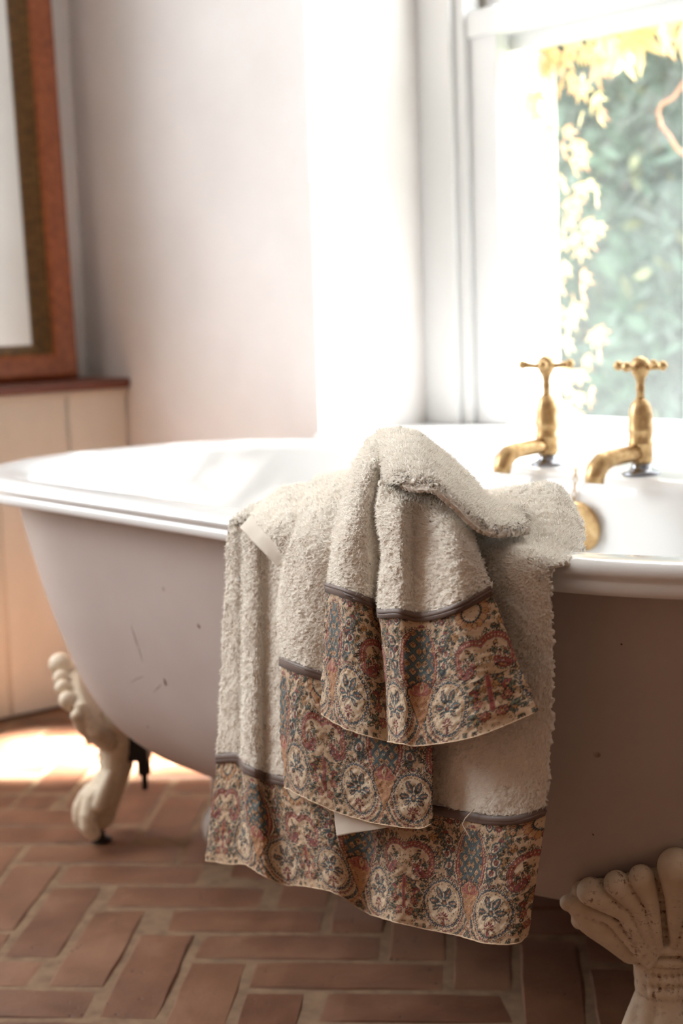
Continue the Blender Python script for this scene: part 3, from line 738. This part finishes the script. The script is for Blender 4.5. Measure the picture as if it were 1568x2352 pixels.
    def beads(r, n, rx, ry, c, l='ink', a_from=-pi, a_to=pi):
        for k in range(n):
            a = a_from+(a_to-a_from)*(k+.5)/n; ox, oy = EX+cos(a)*r*KS/1.06, EY+sin(a)*r*KS
            if 0 <= ox < .66: ell(ox, oy, rx*KS, ry*KS, a, c, l, .003)
    beads(.240, 34, .014, .017, 'blue'); 
    for k in range(34):
        a = -pi+2*pi*(k+.5)/34; ell(EX+cos(a)*.246*KS/1.06, EY+sin(a)*.246*KS, .005, .005, 0, 'light')
    beads(.284, 30, .009, .009, 'rose', 'ink', pi*.45, pi*1.5)
    beads(.338, 32, .013, .015, 'teal', 'ink', pi*.5, pi*1.45); beads(.338, 32, .005, .005, 'ochre', 'ink', pi*.52, pi*1.47)
    beads(.375, 30, .011, .011, 'tan', 'red', pi*.6, pi*1.4)
    inn = E < .195; C[inn] = col['light']
    for k in range(26):
        a = rr.uniform(0, 6.28); q = rr.uniform(.12, .175); ell(EX+cos(a)*q*KS, EY+sin(a)*q*KS, .004, .004, 0, 'tan', 'ink', .0028)
    for a, L, d in ((pi*.62, .056, .090), (pi*.32, .058, .092), (pi*.98, .044, .088), (pi*.02, .048, .092), (-pi*.20, .034, .078), (-pi*.80, .032, .076)):
        x, y = EX+cos(a)*d, EY+.006+sin(a)*d
        leaf(x, y, L, L*.46, a, 'teal', 'ink', .004)
        for q in (-.3, .15, .5): ell(x+cos(a)*L*q, y+sin(a)*L*q, L*.16, L*.13, a, 'tan', 'wine', .003)
        stroke([(EX, EY), (EX+cos(a)*(d-L*.7), EY+sin(a)*(d-L*.7))], .006, 'teal')
        for q in (.35, -.35): stroke([(EX+cos(a+q)*.045, EY+sin(a+q)*.045), (EX+cos(a+q)*.085, EY+sin(a+q)*.085), (EX+cos(a+q*1.2)*.10, EY+sin(a+q*1.2)*.10)], .0022, 'ink')
    ell(EX, EY, .022, .026, 0, 'teal', 'ink', .004); ell(EX, EY+.004, .011, .013, 0, 'ochre', 'wine', .004)
    for k in range(7):
        a = -pi*.02+pi*1.04*k/6; ell(EX-.005+cos(a)*.034, .125+sin(a)*.039, .018, .008, a, 'wine', 'light', .003)
    ell(EX-.005, .120, .012, .012, 0, 'ochre', 'wine', .005); leaf(EX-.01, .080, .04, .010, pi/2, 'red', 'ink')
    # lattice drop on the axis
    def drop(X, Y, w):
        v = (Y-.36)/(.945-.36); h = np.where((v > 0) & (v < 1), np.sin(np.clip(v, 0, 1)**.82*pi)**.62, -1); return X-w*np.where(h > 0, h, -9)*1.0
    d1, d2, d3 = drop(X, Y, .212), drop(X, Y, .190), drop(X, Y, .142)
    inY = (Y > .36) & (Y < .945)
    C[(d1 < 0) & inY] = col['light']
    C[(d2 < 0) & inY] = col['ink']; C[(drop(X, Y, .186) < 0) & inY] = col['red']; C[(drop(X, Y, .172) < 0) & inY] = col['rose']; C[(drop(X, Y, .160) < 0) & inY] = col['red']
    for v in np.linspace(.40, .92, 24):
        t = (v-.36)/.585; h = sin(t**.82*pi)**.62
        ell(.166*h, v, .0075, .0085, 0, 'tan', 'wine', .003); ell(.200*h+.004, v, .010, .008, 0, 'light', 'ink', .003); ell(.200*h+.006, v, .004, .004, 0, 'ink')
    ins = (d3 < 0) & (Y > .40) & (Y < .905); C[(drop(X, Y, .146) < 0) & (Y > .395) & (Y < .912)] = col['ink']
    C[ins] = col['tan']
    p1, p2 = ((X+Y)*10.2) % 1, ((X-Y)*10.2+.42) % 1
    lat = (np.minimum(p1, 1-p1) < .14) | (np.minimum(p2, 1-p2) < .14); C[ins & lat] = col['teal']
    e1 = (np.abs(np.minimum(p1, 1-p1)-.17) < .03) | (np.abs(np.minimum(p2, 1-p2)-.17) < .03); C[ins & e1 & ~lat] = col['ink']
    for i in range(-2, 14):
        for j in range(-14, 6):
            a, b = (i+.5)/10.2, (j+.5-.42)/10.2; x, y = (a+b)/2, (a-b)/2
            if 0 <= x < .15 and .40 < y < .90 and drop(np.array(x), np.array(y), .14) < 0:
                for q in range(4): ell(x+cos(q*pi/2)*.012, y+sin(q*pi/2)*.012, .008, .006, q*pi/2, 'ochre', 'ink', .0025)
                ell(x, y, .005, .005, 0, 'red')
    # flame under the drop
    fl = (Y > .13) & (Y < .47) & (X < .115*np.clip((Y-.12)/.26, 0, 1)*np.clip((.50-Y)/.09, 0, 1)); C[(Y > .12) & (Y < .48) & (X < .121*np.clip((Y-.11)/.26, 0, 1)*np.clip((.515-Y)/.09, 0, 1))] = col['ink']; C[fl] = col['ochre']
    hatch = ((Y*95+X*30) % 1) < .28; C[fl & hatch] = col['rose']
    for a in (.25, .8, 1.35): leaf(cos(a)*.055, .375+sin(a)*.055, .05, .017, a, 'rose', 'red', .005)
    leaf(0, .43, .052, .022, pi/2, 'tan', 'red', .007); ell(0, .43, .007, .014, 0, 'ink')
    for k in range(5): a = pi*k/8; ell(cos(a)*.085, .425+sin(a)*.085, .007, .007, 0, 'ink')
    # paired leaves round the shoulder of the lattice drop
    for x, y, a in ((.285, .76, .9), (.300, .655, .3), (.262, .575, -.4), (.20, .95, 1.6)):
        leaf(x, y, .062, .042, a, 'teal', 'ink', .004); leaf(x, y, .048, .030, a, 'light', 'ink', .002); flower(x, y, .022, 'red')
    # fine engraved strokes over everything
    for k in range(520):
        x, y, a = rr.uniform(0, .65), rr.uniform(0, 1), rr.uniform(0, 6.28); q = rr.random()
        leaf(x, y, .0075, .0016, a, None, 'ink' if q < .5 else 'teal' if q < .66 else 'red' if q < .82 else 'light', .0012)
    # engraved grain
    C *= (1-0.10*RNG.random((Hh, Ww, 1)).astype(np.float32))
    return C
PRINT = draw_print()
def print_at(U, V):
    u = np.abs(((U+.65) % 1.3)-.65); h, w = PRINT.shape[:2]
    return PRINT[np.clip((V*840).astype(int), 0, h-1), np.clip((u*840).astype(int), 0, w-1)]

# ------------------------------------------------------------------ towels
YH = -0.392      # plane in which cloth hangs off the rim
def px3(row, base=YH): return [onY(x, y, base-o) for x, y, o in row]
def band(net, r0, r1, parent, axis_px, band_h, step=0.00075, thick=0.0016, span=None):
    mid = surf(net, (r0+r1)/2, (r0+r1)/2, 1, 400)[0]; L = float(np.linalg.norm(np.diff(mid, axis=0), axis=1).sum()); Hb = float(np.linalg.norm(surf(net, r0, r1, 60, 3)[1:, 1]-surf(net, r0, r1, 60, 3)[:-1, 1], axis=1).sum())
    nc, nr = int(L/step), int(Hb/step)
    g = surf(net, r0, r1, nr, nc); n = normals(g); g = g+n*0.0011*vnoise(g, 130.0)[..., None]+n*0.0006*vnoise(g, 420.0)[..., None]
    arc = np.r_[0, np.cumsum(np.linalg.norm(np.diff(g[nr//2], axis=0), axis=1))]
    v = g[nr//2]-CAM; pxs = W_PX/2+F_PX*(v@CR)/(v@CF); u0 = arc[np.argmin(np.abs(pxs-axis_px))]
    U = np.repeat(((arc-u0)/band_h)[None], nr, 0)
    # pattern keeps its lines straight where the cloth is gathered
    V = np.repeat(np.linspace(0.985, 0.0, nr)[:, None], nc, 1)
    o = grid_mesh('paisley_band', g, M['paisley'], parent, thick, print_at(U, V), label='paisley printed cotton border')
    edge = [tuple(q) for q in g[-1, ::6]]
    MB().tube(edge, 0.0007, 6).obj('hem', M['hemtan'], parent, True)
    return g
def sheet(name, net, r0, r1, parent, step=0.0014, thick=0.004, amp=0.0014, mat='terry', nub=0.0007, fade=False, **p):
    L = np.linalg.norm(np.diff(net, axis=1), axis=2).sum(1).max(); Hh = np.linalg.norm(np.diff(net[int(r0):int(math.ceil(r1))+1], axis=0), axis=2).sum(0).max()
    g = surf(net, r0, r1, max(int(Hh/step), 4), max(int(L/step), 4)); n = normals(g)
    g = g+n*(amp*vnoise(g, 60.0)+amp*0.6*vnoise(g, 170.0))[..., None]
    if nub:
        q = RNG.normal(0, 1, g.shape[:2]); q = (q+np.roll(q, 1, 0)+np.roll(q, 1, 1)+np.roll(q, 1, (0, 1)))/2
        q = q*0.8+0.7*vnoise(g, 900.0)
        w = np.clip((g.shape[0]-1-np.arange(g.shape[0]))/7.0, 0, 1)[:, None] if fade else np.ones((g.shape[0], 1))
        g2 = g+n*(nub*q*w)[..., None]+RNG.normal(0, 0.0003, g.shape)*w[..., None]
    else: g2 = g
    grid_mesh(name, g2, M[mat], parent, thick, **p); return g
def ribbon(net, r0, r1, parent):
    g = surf(net, r0, r1, 8, 500); n = normals(g); grid_mesh('ribbon', g+n*0.0022, M['ribbon'], parent, 0.0022, label='brown satin ribbon')

# --- bath towel
tA = empty('bath_towel', (0.36, YH, 0), 0, 'long cream bath towel hanging lowest over the tub side, paisley border near the floor', 'towel')
INV = lambda o: o   # parts are modelled in room space; parent inverse set below
colsA = [  # x_top, y_top, x_ribbon, y_ribbon, x_bottom, y_bottom, relief at top, relief at bottom
    (522, 1232, 498, 1732, 472, 1976, .000, .000), (540, 1228, 540, 1729, 528, 1985, .004, .004), (556, 1232, 554, 1736, 556, 1984, .004, .006), (568, 1236, 562, 1752, 574, 1992, .010, .017), (590, 1244, 588, 1765, 610, 2014, .012, .020),
    (618, 1250, 612, 1774, 650, 2032, .006, .008), (650, 1255, 648, 1782, 700, 2036, .010, .014), (760, 1270, 752, 1806, 772, 2052, .014, .020), (850, 1282, 845, 1824, 836, 2094, .012, .002), (900, 1286, 905, 1834, 905, 2117, .012, .020),
    (1010, 1296, 1010, 1851, 985, 2136, .010, .010), (1070, 1300, 1068, 1863, 1055, 2150, .010, .012), (1140, 1303, 1135, 1873, 1112, 2166, .018, .022), (1210, 1307, 1200, 1870, 1180, 2168, .018, .018), (1262, 1312, 1253, 1851, 1213, 2150, .010, .008)]
cA = np.array(colsA, float); nA = len(cA)
def rowA(t):  # t from 0 (lip) to 1 (ribbon)
    x = cA[:, 0]*(1-t)+cA[:, 2]*t; y = cA[:, 1]*(1-t)+cA[:, 3]*t; o = cA[:, 6]*(1-t)+cA[:, 7]*t*0.9
    x = x+np.where(np.arange(nA) == nA-1, 10*sin(pi*t), 0)
    return [(a, b, c) for a, b, c in zip(x, y, o)]
lipA = np.array(px3(rowA(0.0)))
rows = []
inside = lipA.copy(); inside[:, 1] = -0.285; inside[:, 2] = 0.50; rows.append(inside)
r_ = lipA.copy(); r_[:, 1] = -0.305; r_[:, 2] = 0.595; rows.append(r_)
r_ = lipA.copy(); r_[:, 1] = -0.330; r_[:, 2] = 0.6195; rows.append(r_)
r_ = lipA.copy(); r_[:, 1] = -0.358; r_[:, 2] = 0.6175; rows.append(r_)
r_ = lipA.copy(); r_[:, 1] = -0.386-cA[:, 6]*.5; r_[:, 2] = np.maximum(lipA[:, 2]+0.018, 0.598); rows.append(r_)
# billow over the right-hand end
ov = {0: [(1120, 1275, -.20), (1185, 1270, -.19), (1270, 1275, -.18), (1350, 1290, -.20)],
      1: [(1110, 1135, -.24), (1180, 1122, -.23), (1268, 1112, -.215), (1318, 1165, -.22)],
      2: [(1105, 1180, -.29), (1185, 1160, -.28), (1280, 1160, -.265), (1342, 1225, -.27)],
      3: [(1100, 1228, -.340), (1185, 1225, -.335), (1270, 1255, -.335), (1322, 1278, -.335)],
      4: [(1095, 1262, -.390), (1165, 1258, -.392), (1235, 1272, -.388), (1283, 1294, -.384)]}
for k, lst in ov.items():
    for q, (x, y, Y_) in enumerate(lst): rows[k][nA-4+q] = onY(x, y, Y_)
    rows[k][nA-5] = 0.5*rows[k][nA-5]+0.5*(rows[k][nA-4]+np.array([-0.06, 0, 0]))
rows.append(lipA)
for t in (.16, .4, .7, 1.0): rows.append(np.array(px3(rowA(t))))
rows.append(np.array(px3([(a, b+21, c) for a, b, c in rowA(1.0)])))
mid = [(.5*(c[2]+c[4]), .5*(c[3]+21+c[5]), c[7]*1.0) for c in cA]
rows.append(np.array(px3(mid))); rows.append(np.array(px3([(c[4], c[5], c[7]) for c in cA])))
NA = np.array(rows)
def inv_parent(root):
    bpy.context.view_layer.update(); inv = root.matrix_world.inverted()
    for c in root.children: c.matrix_parent_inverse = inv
RI = 9
gA = sheet('terry_cloth', NA, 0, RI, tA); ribbon(NA, RI, RI+1, tA); band(NA, RI+1, RI+3, tA, 1079, 0.138)
# loose thread by the ribbon
MB().tube([onY(x, y, YH-.022) for x, y in ((1088, 1858), (1080, 1868), (1068, 1880), (1062, 1893), (1070, 1908), (1077, 1920), (1080, 1930))], 0.0006, 6).obj('loose_thread', M['lining'], tA, True)
pile('terry_pile', [gA], 70000, tA)

# --- hand towel
tB = empty('hand_towel', (0.30, YH, 0), 0, 'cream hand towel with paisley border, sandwiched between the bath towel and the small towel', 'towel')
rB = [
  [(728, 1150, -.130), (750, 1140, -.130), (780, 1135, -.130), (818, 1135, -.130), (860, 1145, -.130), (900, 1155, -.130), (950, 1160, -.130), (985, 1170, -.130)],
  [(722, 1098, -.075), (740, 1090, -.075), (775, 1084, -.075), (815, 1081, -.070), (860, 1090, -.07), (900, 1100, -.07), (950, 1112, -.07), (985, 1125, -.07)],
  [(690, 1150, -.02), (708, 1146, -.008), (748, 1146, .0), (800, 1156, .0), (850, 1168, .0), (900, 1180, .0), (950, 1190, .0), (985, 1195, .0)],
  [(656, 1232, .022), (675, 1230, .036), (720, 1235, .044), (780, 1242, .040), (840, 1252, .036), (900, 1260, .034), (950, 1260, .032), (985, 1262, .03)],
  [(642, 1330, .026), (658, 1330, .042), (705, 1335, .050), (765, 1342, .046), (835, 1352, .040), (900, 1360, .036), (950, 1362, .034), (988, 1362, .03)],
  [(638, 1430, .028), (656, 1432, .044), (702, 1438, .052), (762, 1450, .046), (832, 1465, .040), (900, 1475, .036), (955, 1480, .034), (990, 1480, .03)],
  [(645, 1508, .028), (664, 1516, .044), (702, 1530, .052), (755, 1547, .046), (832, 1572, .042), (900, 1590, .040), (957, 1600, .036), (990, 1602, .032)],
  [(645, 1529, .028), (664, 1537, .044), (702, 1551, .052), (755, 1568, .046), (832, 1593, .042), (900, 1611, .040), (957, 1621, .036), (990, 1623, .032)],
  [(643, 1680, .028), (662, 1690, .044), (704, 1702, .052), (762, 1722, .048), (835, 1745, .044), (900, 1758, .042), (958, 1765, .038), (992, 1762, .034)],
  [(654, 1808, .028), (674, 1820, .042), (712, 1838, .050), (770, 1864, .048), (840, 1886, .046), (902, 1898, .044), (962, 1903, .038), (992, 1892, .032)]]
NB = np.array([px3([(x, y, o*0.85 if o > 0 else o) for x, y, o in r]) for r in rB])
gB = sheet('terry_cloth', NB, 0, 6, tB); ribbon(NB, 6, 7, tB); band(NB, 7, 9, tB, 882, 0.133)
NL = np.array([px3(r) for r in ([(764, 1800, .030), (800, 1815, .034), (850, 1835, .034), (905, 1850, .034)], [(766, 1862, .030), (805, 1872, .034), (855, 1885, .034), (908, 1892, .034)], [(773, 1921, .030), (810, 1914, .033), (860, 1906, .034), (910, 1897, .034)])])
sheet('lining', NL, 0, 2, tB, 0.002, 0.0012, 0.0004, 'lining', 0, label='plain white back of the border showing at a corner')
rB1 = [  # folded end with a flat hem, from its hem inwards; first column is the back
  [(560, 1245, -.055), (550, 1212, .004), (576, 1240, .022), (606, 1271, .028), (637, 1302, .026)],
  [(598, 1225, -.065), (583, 1176, -.012), (612, 1214, .022), (640, 1248, .030), (662, 1285, .030)],
  [(640, 1200, -.075), (632, 1128, -.045), (655, 1178, .008), (674, 1222, .028), (690, 1275, .026)],
  [(690, 1180, -.085), (685, 1112, -.062), (705, 1160, -.012), (716, 1205, .012), (728, 1265, .016)],
  [(730, 1175, -.095), (728, 1112, -.075), (745, 1150, -.03), (752, 1200, .0), (760, 1260, .006)]]
NB1 = np.array([px3(r) for r in rB1])
gH = sheet('flat_hem', NB1, 0, 0.85, tB, 0.0025, 0.003, 0.0004, 'lining', 0, label='flat woven hem at the folded end')
gB1 = sheet('folded_end', NB1, 0.85, 4, tB)
pile('terry_pile', [gB, gB1], 36000, tB)

# --- small top towel
tC = empty('face_towel', (0.42, YH, 0), 0, 'small cream towel bunched on top of the pile, paisley border flaring out', 'towel')
rC = [
  [(850, 1100, -.11), (875, 1090, -.11), (905, 1085, -.11), (935, 1090, -.11), (930, 1110, -.10), (950, 1120, -.10), (990, 1130, -.10), (1035, 1150, -.10), (1070, 1180, -.10)],
  [(845, 1014, -.045), (868, 998, -.045), (898, 988, -.045), (926, 990, -.045), (915, 1070, -.03), (945, 1090, -.03), (988, 1106, -.03), (1032, 1138, -.03), (1066, 1168, -.03)],
  [(806, 1076, .016), (832, 1062, .032), (862, 1058, .036), (888, 1066, .026), (884, 1110, .050), (930, 1128, .050), (980, 1142, .042), (1040, 1168, .036), (1078, 1198, .022)],
  [(777, 1172, .044), (806, 1170, .066), (842, 1168, .064), (868, 1166, .044), (869, 1176, .072), (918, 1182, .084), (962, 1192, .066), (1043, 1214, .068), (1092, 1240, .044)],
  [(758, 1262, .052), (790, 1264, .076), (840, 1268, .070), (878, 1264, .048), (880, 1270, .078), (922, 1272, .090), (960, 1276, .072), (1050, 1284, .080), (1110, 1292, .054)],
  [(750, 1338, .056), (790, 1350, .080), (840, 1369, .074), (870, 1385, .052), (873, 1398, .082), (918, 1398, .094), (968, 1407, .080), (1046, 1388, .088), (1127, 1346, .060)],
  [(750, 1359, .056), (790, 1371, .080), (840, 1390, .074), (870, 1406, .052), (874, 1419, .082), (918, 1419, .094), (968, 1428, .080), (1050, 1409, .088), (1132, 1367, .060)],
  [(741, 1500, .056), (788, 1512, .080), (844, 1530, .078), (882, 1545, .058), (886, 1549, .080), (924, 1556, .094), (968, 1562, .084), (1078, 1540, .090), (1182, 1502, .062)],
  [(737, 1640, .056), (788, 1671, .078), (848, 1692, .080), (888, 1702, .070), (894, 1704, .080), (926, 1709, .092), (966, 1713, .088), (1092, 1692, .092), (1236, 1634, .064)]]
NC = np.array([px3([(x, y, o*0.78 if o > 0 else o) for x, y, o in r]) for r in rC])
gC = sheet('terry_cloth', NC, 0, 5, tC); ribbon(NC, 5, 6, tC); band(NC, 6, 8, tC, 968, 0.132, 0.0007)
rF = [  # the fold rolling over the top; columns run along the roll
  [(872, 1105, -.10), (890, 1100, -.09), (945, 1105, -.09), (990, 1125, -.10), (1035, 1150, -.11), (1085, 1175, -.12), (1130, 1190, -.12), (1190, 1200, -.11)],
  [(868, 1000, -.068), (886, 990, -.050), (948, 992, -.050), (990, 1018, -.050), (1036, 1056, -.055), (1082, 1098, -.065), (1126, 1142, -.070), (1200, 1160, -.100)],
  [(862, 1034, -.010), (886, 1022, .014), (952, 1030, .018), (994, 1056, .016), (1042, 1092, .004), (1090, 1132, -.010), (1136, 1172, -.020), (1205, 1185, -.075)],
  [(860, 1074, -.004), (889, 1068, .060), (948, 1082, .072), (992, 1094, .068), (1044, 1132, .052), (1092, 1174, .034), (1140, 1206, .018), (1210, 1205, -.050)],
  [(866, 1112, .008), (908, 1110, .080), (944, 1124, .088), (998, 1126, .084), (1044, 1164, .070), (1092, 1208, .052), (1142, 1226, .032), (1212, 1220, -.035)]]
NF = np.array([px3([(x, y, o*0.80 if o > 0 else o) for x, y, o in r]) for r in rF])
gF = sheet('rolled_fold', NF, 0, 4, tC, amp=0.0009, nub=0.0005, fade=True)
pile('terry_pile', [gC, gF], 40000, tC)
for r in (tA, tB, tC): inv_parent(r)

# ------------------------------------------------------------------ unidentified white ridged object under the tub, built as a cup and pipe
FP = hit(509, 1942, 2, 0.0)
fit = empty('white_ridged_object', (FP[0], FP[1], 0), 0, 'white rounded ridged object on the floor under the bathtub, mostly behind the bath towel', 'fitting')
MB().lathe([(0.016, 0.0), (0.023, 0.006), (0.0275, 0.020), (0.028, 0.034), (0.025, 0.048), (0.019, 0.058), (0.013, 0.061)], 32).obj('cup', M['ceramic'], fit, True)
for k in range(8):
    a = 2*pi*k/8; MB().tube([(0.0255*cos(a), 0.0255*sin(a), 0.012), (0.028*cos(a+.16), 0.028*sin(a+.16), 0.030), (0.0235*cos(a+.32), 0.0235*sin(a+.32), 0.050), (0.017*cos(a+.4), 0.017*sin(a+.4), 0.0595)], 0.0028, 8).obj('ridge', M['ceramic'], fit, True)
MB().lathe([(0.012, 0.058), (0.012, 0.162)], 20).obj('pipe', M['ceramic'], fit, True)

# ------------------------------------------------------------------ garden outside
MB().box((-14, YO, -0.5), (12, 22, -0.4)).obj('ground', M['grass'], kind='structure')
def hedge(loc, size, n, label, seed, shade=1.0):
    rg = np.random.default_rng(seed); t = empty('conifer_hedge', loc, 0, label, 'hedge')
    sx, sy, sz = size
    # dark inner mass
    m = MB(); gx = np.linspace(-sx/2, sx/2, 30); gz = np.linspace(0, sz, 16)
    P_ = np.array([[(x, -sy*0.32+0.10*sin(3.1*x+2*z)+0.06*sin(7*x-5*z), z) for x in gx] for z in gz]); m.quadgrid(P_)
    Pb = P_.copy(); Pb[..., 1] = sy*0.4; m.quadgrid(Pb, flip=True)
    o = m.obj('twig_mass', M['bark'], t, True)
    k = n; x = rg.uniform(-sx/2, sx/2, k); z = sz*rg.random(k)**0.9; yb = -sy*0.36+0.16*np.sin(3.1*x+2*z)+0.10*np.sin(7*x-5*z)+rg.normal(0, .09, k)
    p = np.stack([x, yb, z], 1); d = np.stack([rg.normal(0, .55, k), -0.55+rg.normal(0, .3, k), rg.normal(0.05, .6, k)], 1); d /= np.linalg.norm(d, axis=1, keepdims=True)
    s_ = np.cross(d, rg.normal(0, 1, (k, 3))); s_ /= np.linalg.norm(s_, axis=1, keepdims=True); L = 0.10+.10*rg.random((k, 1)); w = .022+.016*rg.random((k, 1))
    V = np.stack([p, p+d*L*.5+s_*w, p+d*L, p+d*L*.5-s_*w], 1).reshape(-1, 3)
    me = bpy.data.meshes.new('foliage'); me.vertices.add(4*k); me.vertices.foreach_set('co', V.astype(np.float32).ravel()); me.loops.add(4*k); me.loops.foreach_set('vertex_index', np.arange(4*k, dtype=np.int32))
    me.polygons.add(k); me.polygons.foreach_set('loop_start', np.arange(0, 4*k, 4, dtype=np.int32)); me.polygons.foreach_set('loop_total', np.full(k, 4, np.int32)); me.update(calc_edges=True)
    a, b, c = np.array(lin((30, 46, 40))), np.array(lin((62, 86, 66))), np.array(lin((110, 112, 70))); q = np.clip(0.5+0.5*np.sin(2.3*x+1.1*z)*np.sin(1.7*z-x)+rg.normal(0, .22, k), 0, 1)[:, None]
    tint = a*(1-q)+b*q; y_ = (rg.random(k) < .05)[:, None]; tint = np.where(y_, c, tint)
    at = me.color_attributes.new('tint', 'FLOAT_COLOR', 'POINT'); at.data.foreach_set('color', np.repeat(np.concatenate([tint, np.ones((k, 1))], 1), 4, 0).astype(np.float32).ravel())
    obj_from('foliage', me, M['hedge'], t, kind='stuff'); return t
hedge((-3.4, 4.9, -0.4), (7.0, 1.6, 4.2), 60000, 'tall dark green conifer hedge across the garden outside the window', 5)

# creeper round the outside of the window
vine = empty('creeper', (-0.52, YO, 0.6), 0, 'yellow and orange leaved creeper framing the outside of the window', 'climbing plant')
def leaf_mesh(seed):
    r = random.Random(seed); pts = []
    for k in range(5):
        a = radians(-90+(k-2)*52); L = (1.0, .86, .58)[abs(k-2)]*r.uniform(.9, 1.1)
        if k: b = a-radians(26); pts.append((cos(b)*.38, sin(b)*.38))
        for da, q in ((-.20, .66), (0, 1.0), (.20, .66)): pts.append((cos(a+da)*L*q, sin(a+da)*L*q))
    pts = [(p[0]*.045, p[1]*.045) for p in pts]
    V = [(0, 0, 0)]+[(x, y, -0.010*(x*x+y*y)/.002*r.uniform(.6, 1.3)) for x, y in pts]+[(0.004, 0.012, 0)]
    F = [[0, k, k+1] for k in range(1, len(pts))]+[[0, len(pts), len(pts)+1], [0, len(pts)+1, 1]]
    me = bpy.data.meshes.new('leaf'); me.from_pydata(V, [], F); me.update(); me.materials.append(M['leaf']); return me
LM = [leaf_mesh(i) for i in range(5)]
def put_leaf(p, s, tilt=None):
    o = bpy.data.objects.new('leaf', random.choice(LM)); COL.objects.link(o); o.parent = vine
    o.location = Vector(p)-Vector((-0.52, YO, 0.6)); o.scale = (s, s, s)
    o.rotation_euler = (radians(90)+random.uniform(-.5, .5), random.uniform(-.7, .7) if tilt is None else tilt, random.uniform(-.9, .6))
r = random.Random(21)
stems = []
for k in range(62):          # down the left edge
    z = 0.62+0.78*(k/61)**0.95+r.uniform(-.02, .02); e = r.random()
    put_leaf((-0.515+r.uniform(-.005, .045)*(0.5+0.9*(z-.6)), YO+r.uniform(-.02, .09), z), r.uniform(.55, 1.0))
for k in range(26):          # inside the outer reveal, high up
    put_leaf((-0.515+r.uniform(0, .02), r.uniform(.80, YO), r.uniform(1.12, 1.36)), r.uniform(.5, .9))
for k in range(74):          # hanging from the head of the opening
    x = r.uniform(-.5, .34); put_leaf((x, YO+r.uniform(-.03, .12), 1.40-abs(r.gauss(0, .05))-0.05*(k % 4 == 0)), r.uniform(.8, 1.6), r.uniform(-.35, .35))
for x, z, s_ in ((-0.355, 1.315, 1.55), (-0.31, 1.335, 1.5), (-0.235, 1.335, 1.25), (-0.43, 1.33, 1.1), (-0.395, 1.345, 1.3)): put_leaf((x, YO+.05, z), s_, 0.1)
MB().tube([(-0.60, YO+.03, 0.4), (-0.585, YO+.035, 0.8), (-0.59, YO+.03, 1.15), (-0.56, YO+.04, 1.42), (-0.2, YO+.05, 1.47), (0.4, YO+.05, 1.45)], 0.008, 8).obj('stem', M['stem'], vine, True)
MB().tube([onY(x, y, YO+.10) for x, y in ((1600, 150), (1566, 195), (1545, 225), (1518, 240), (1510, 258), (1518, 290), (1536, 312), (1552, 340), (1590, 372), (1640, 400))], [0.0042]*10, 8).obj('tendril', M['stem'], vine, True)
inv = Matrix.Translation((0.52, -YO, -0.6))
for c in vine.children:
    if c.name.split('.')[0] in ('stem', 'tendril'): c.matrix_parent_inverse = inv
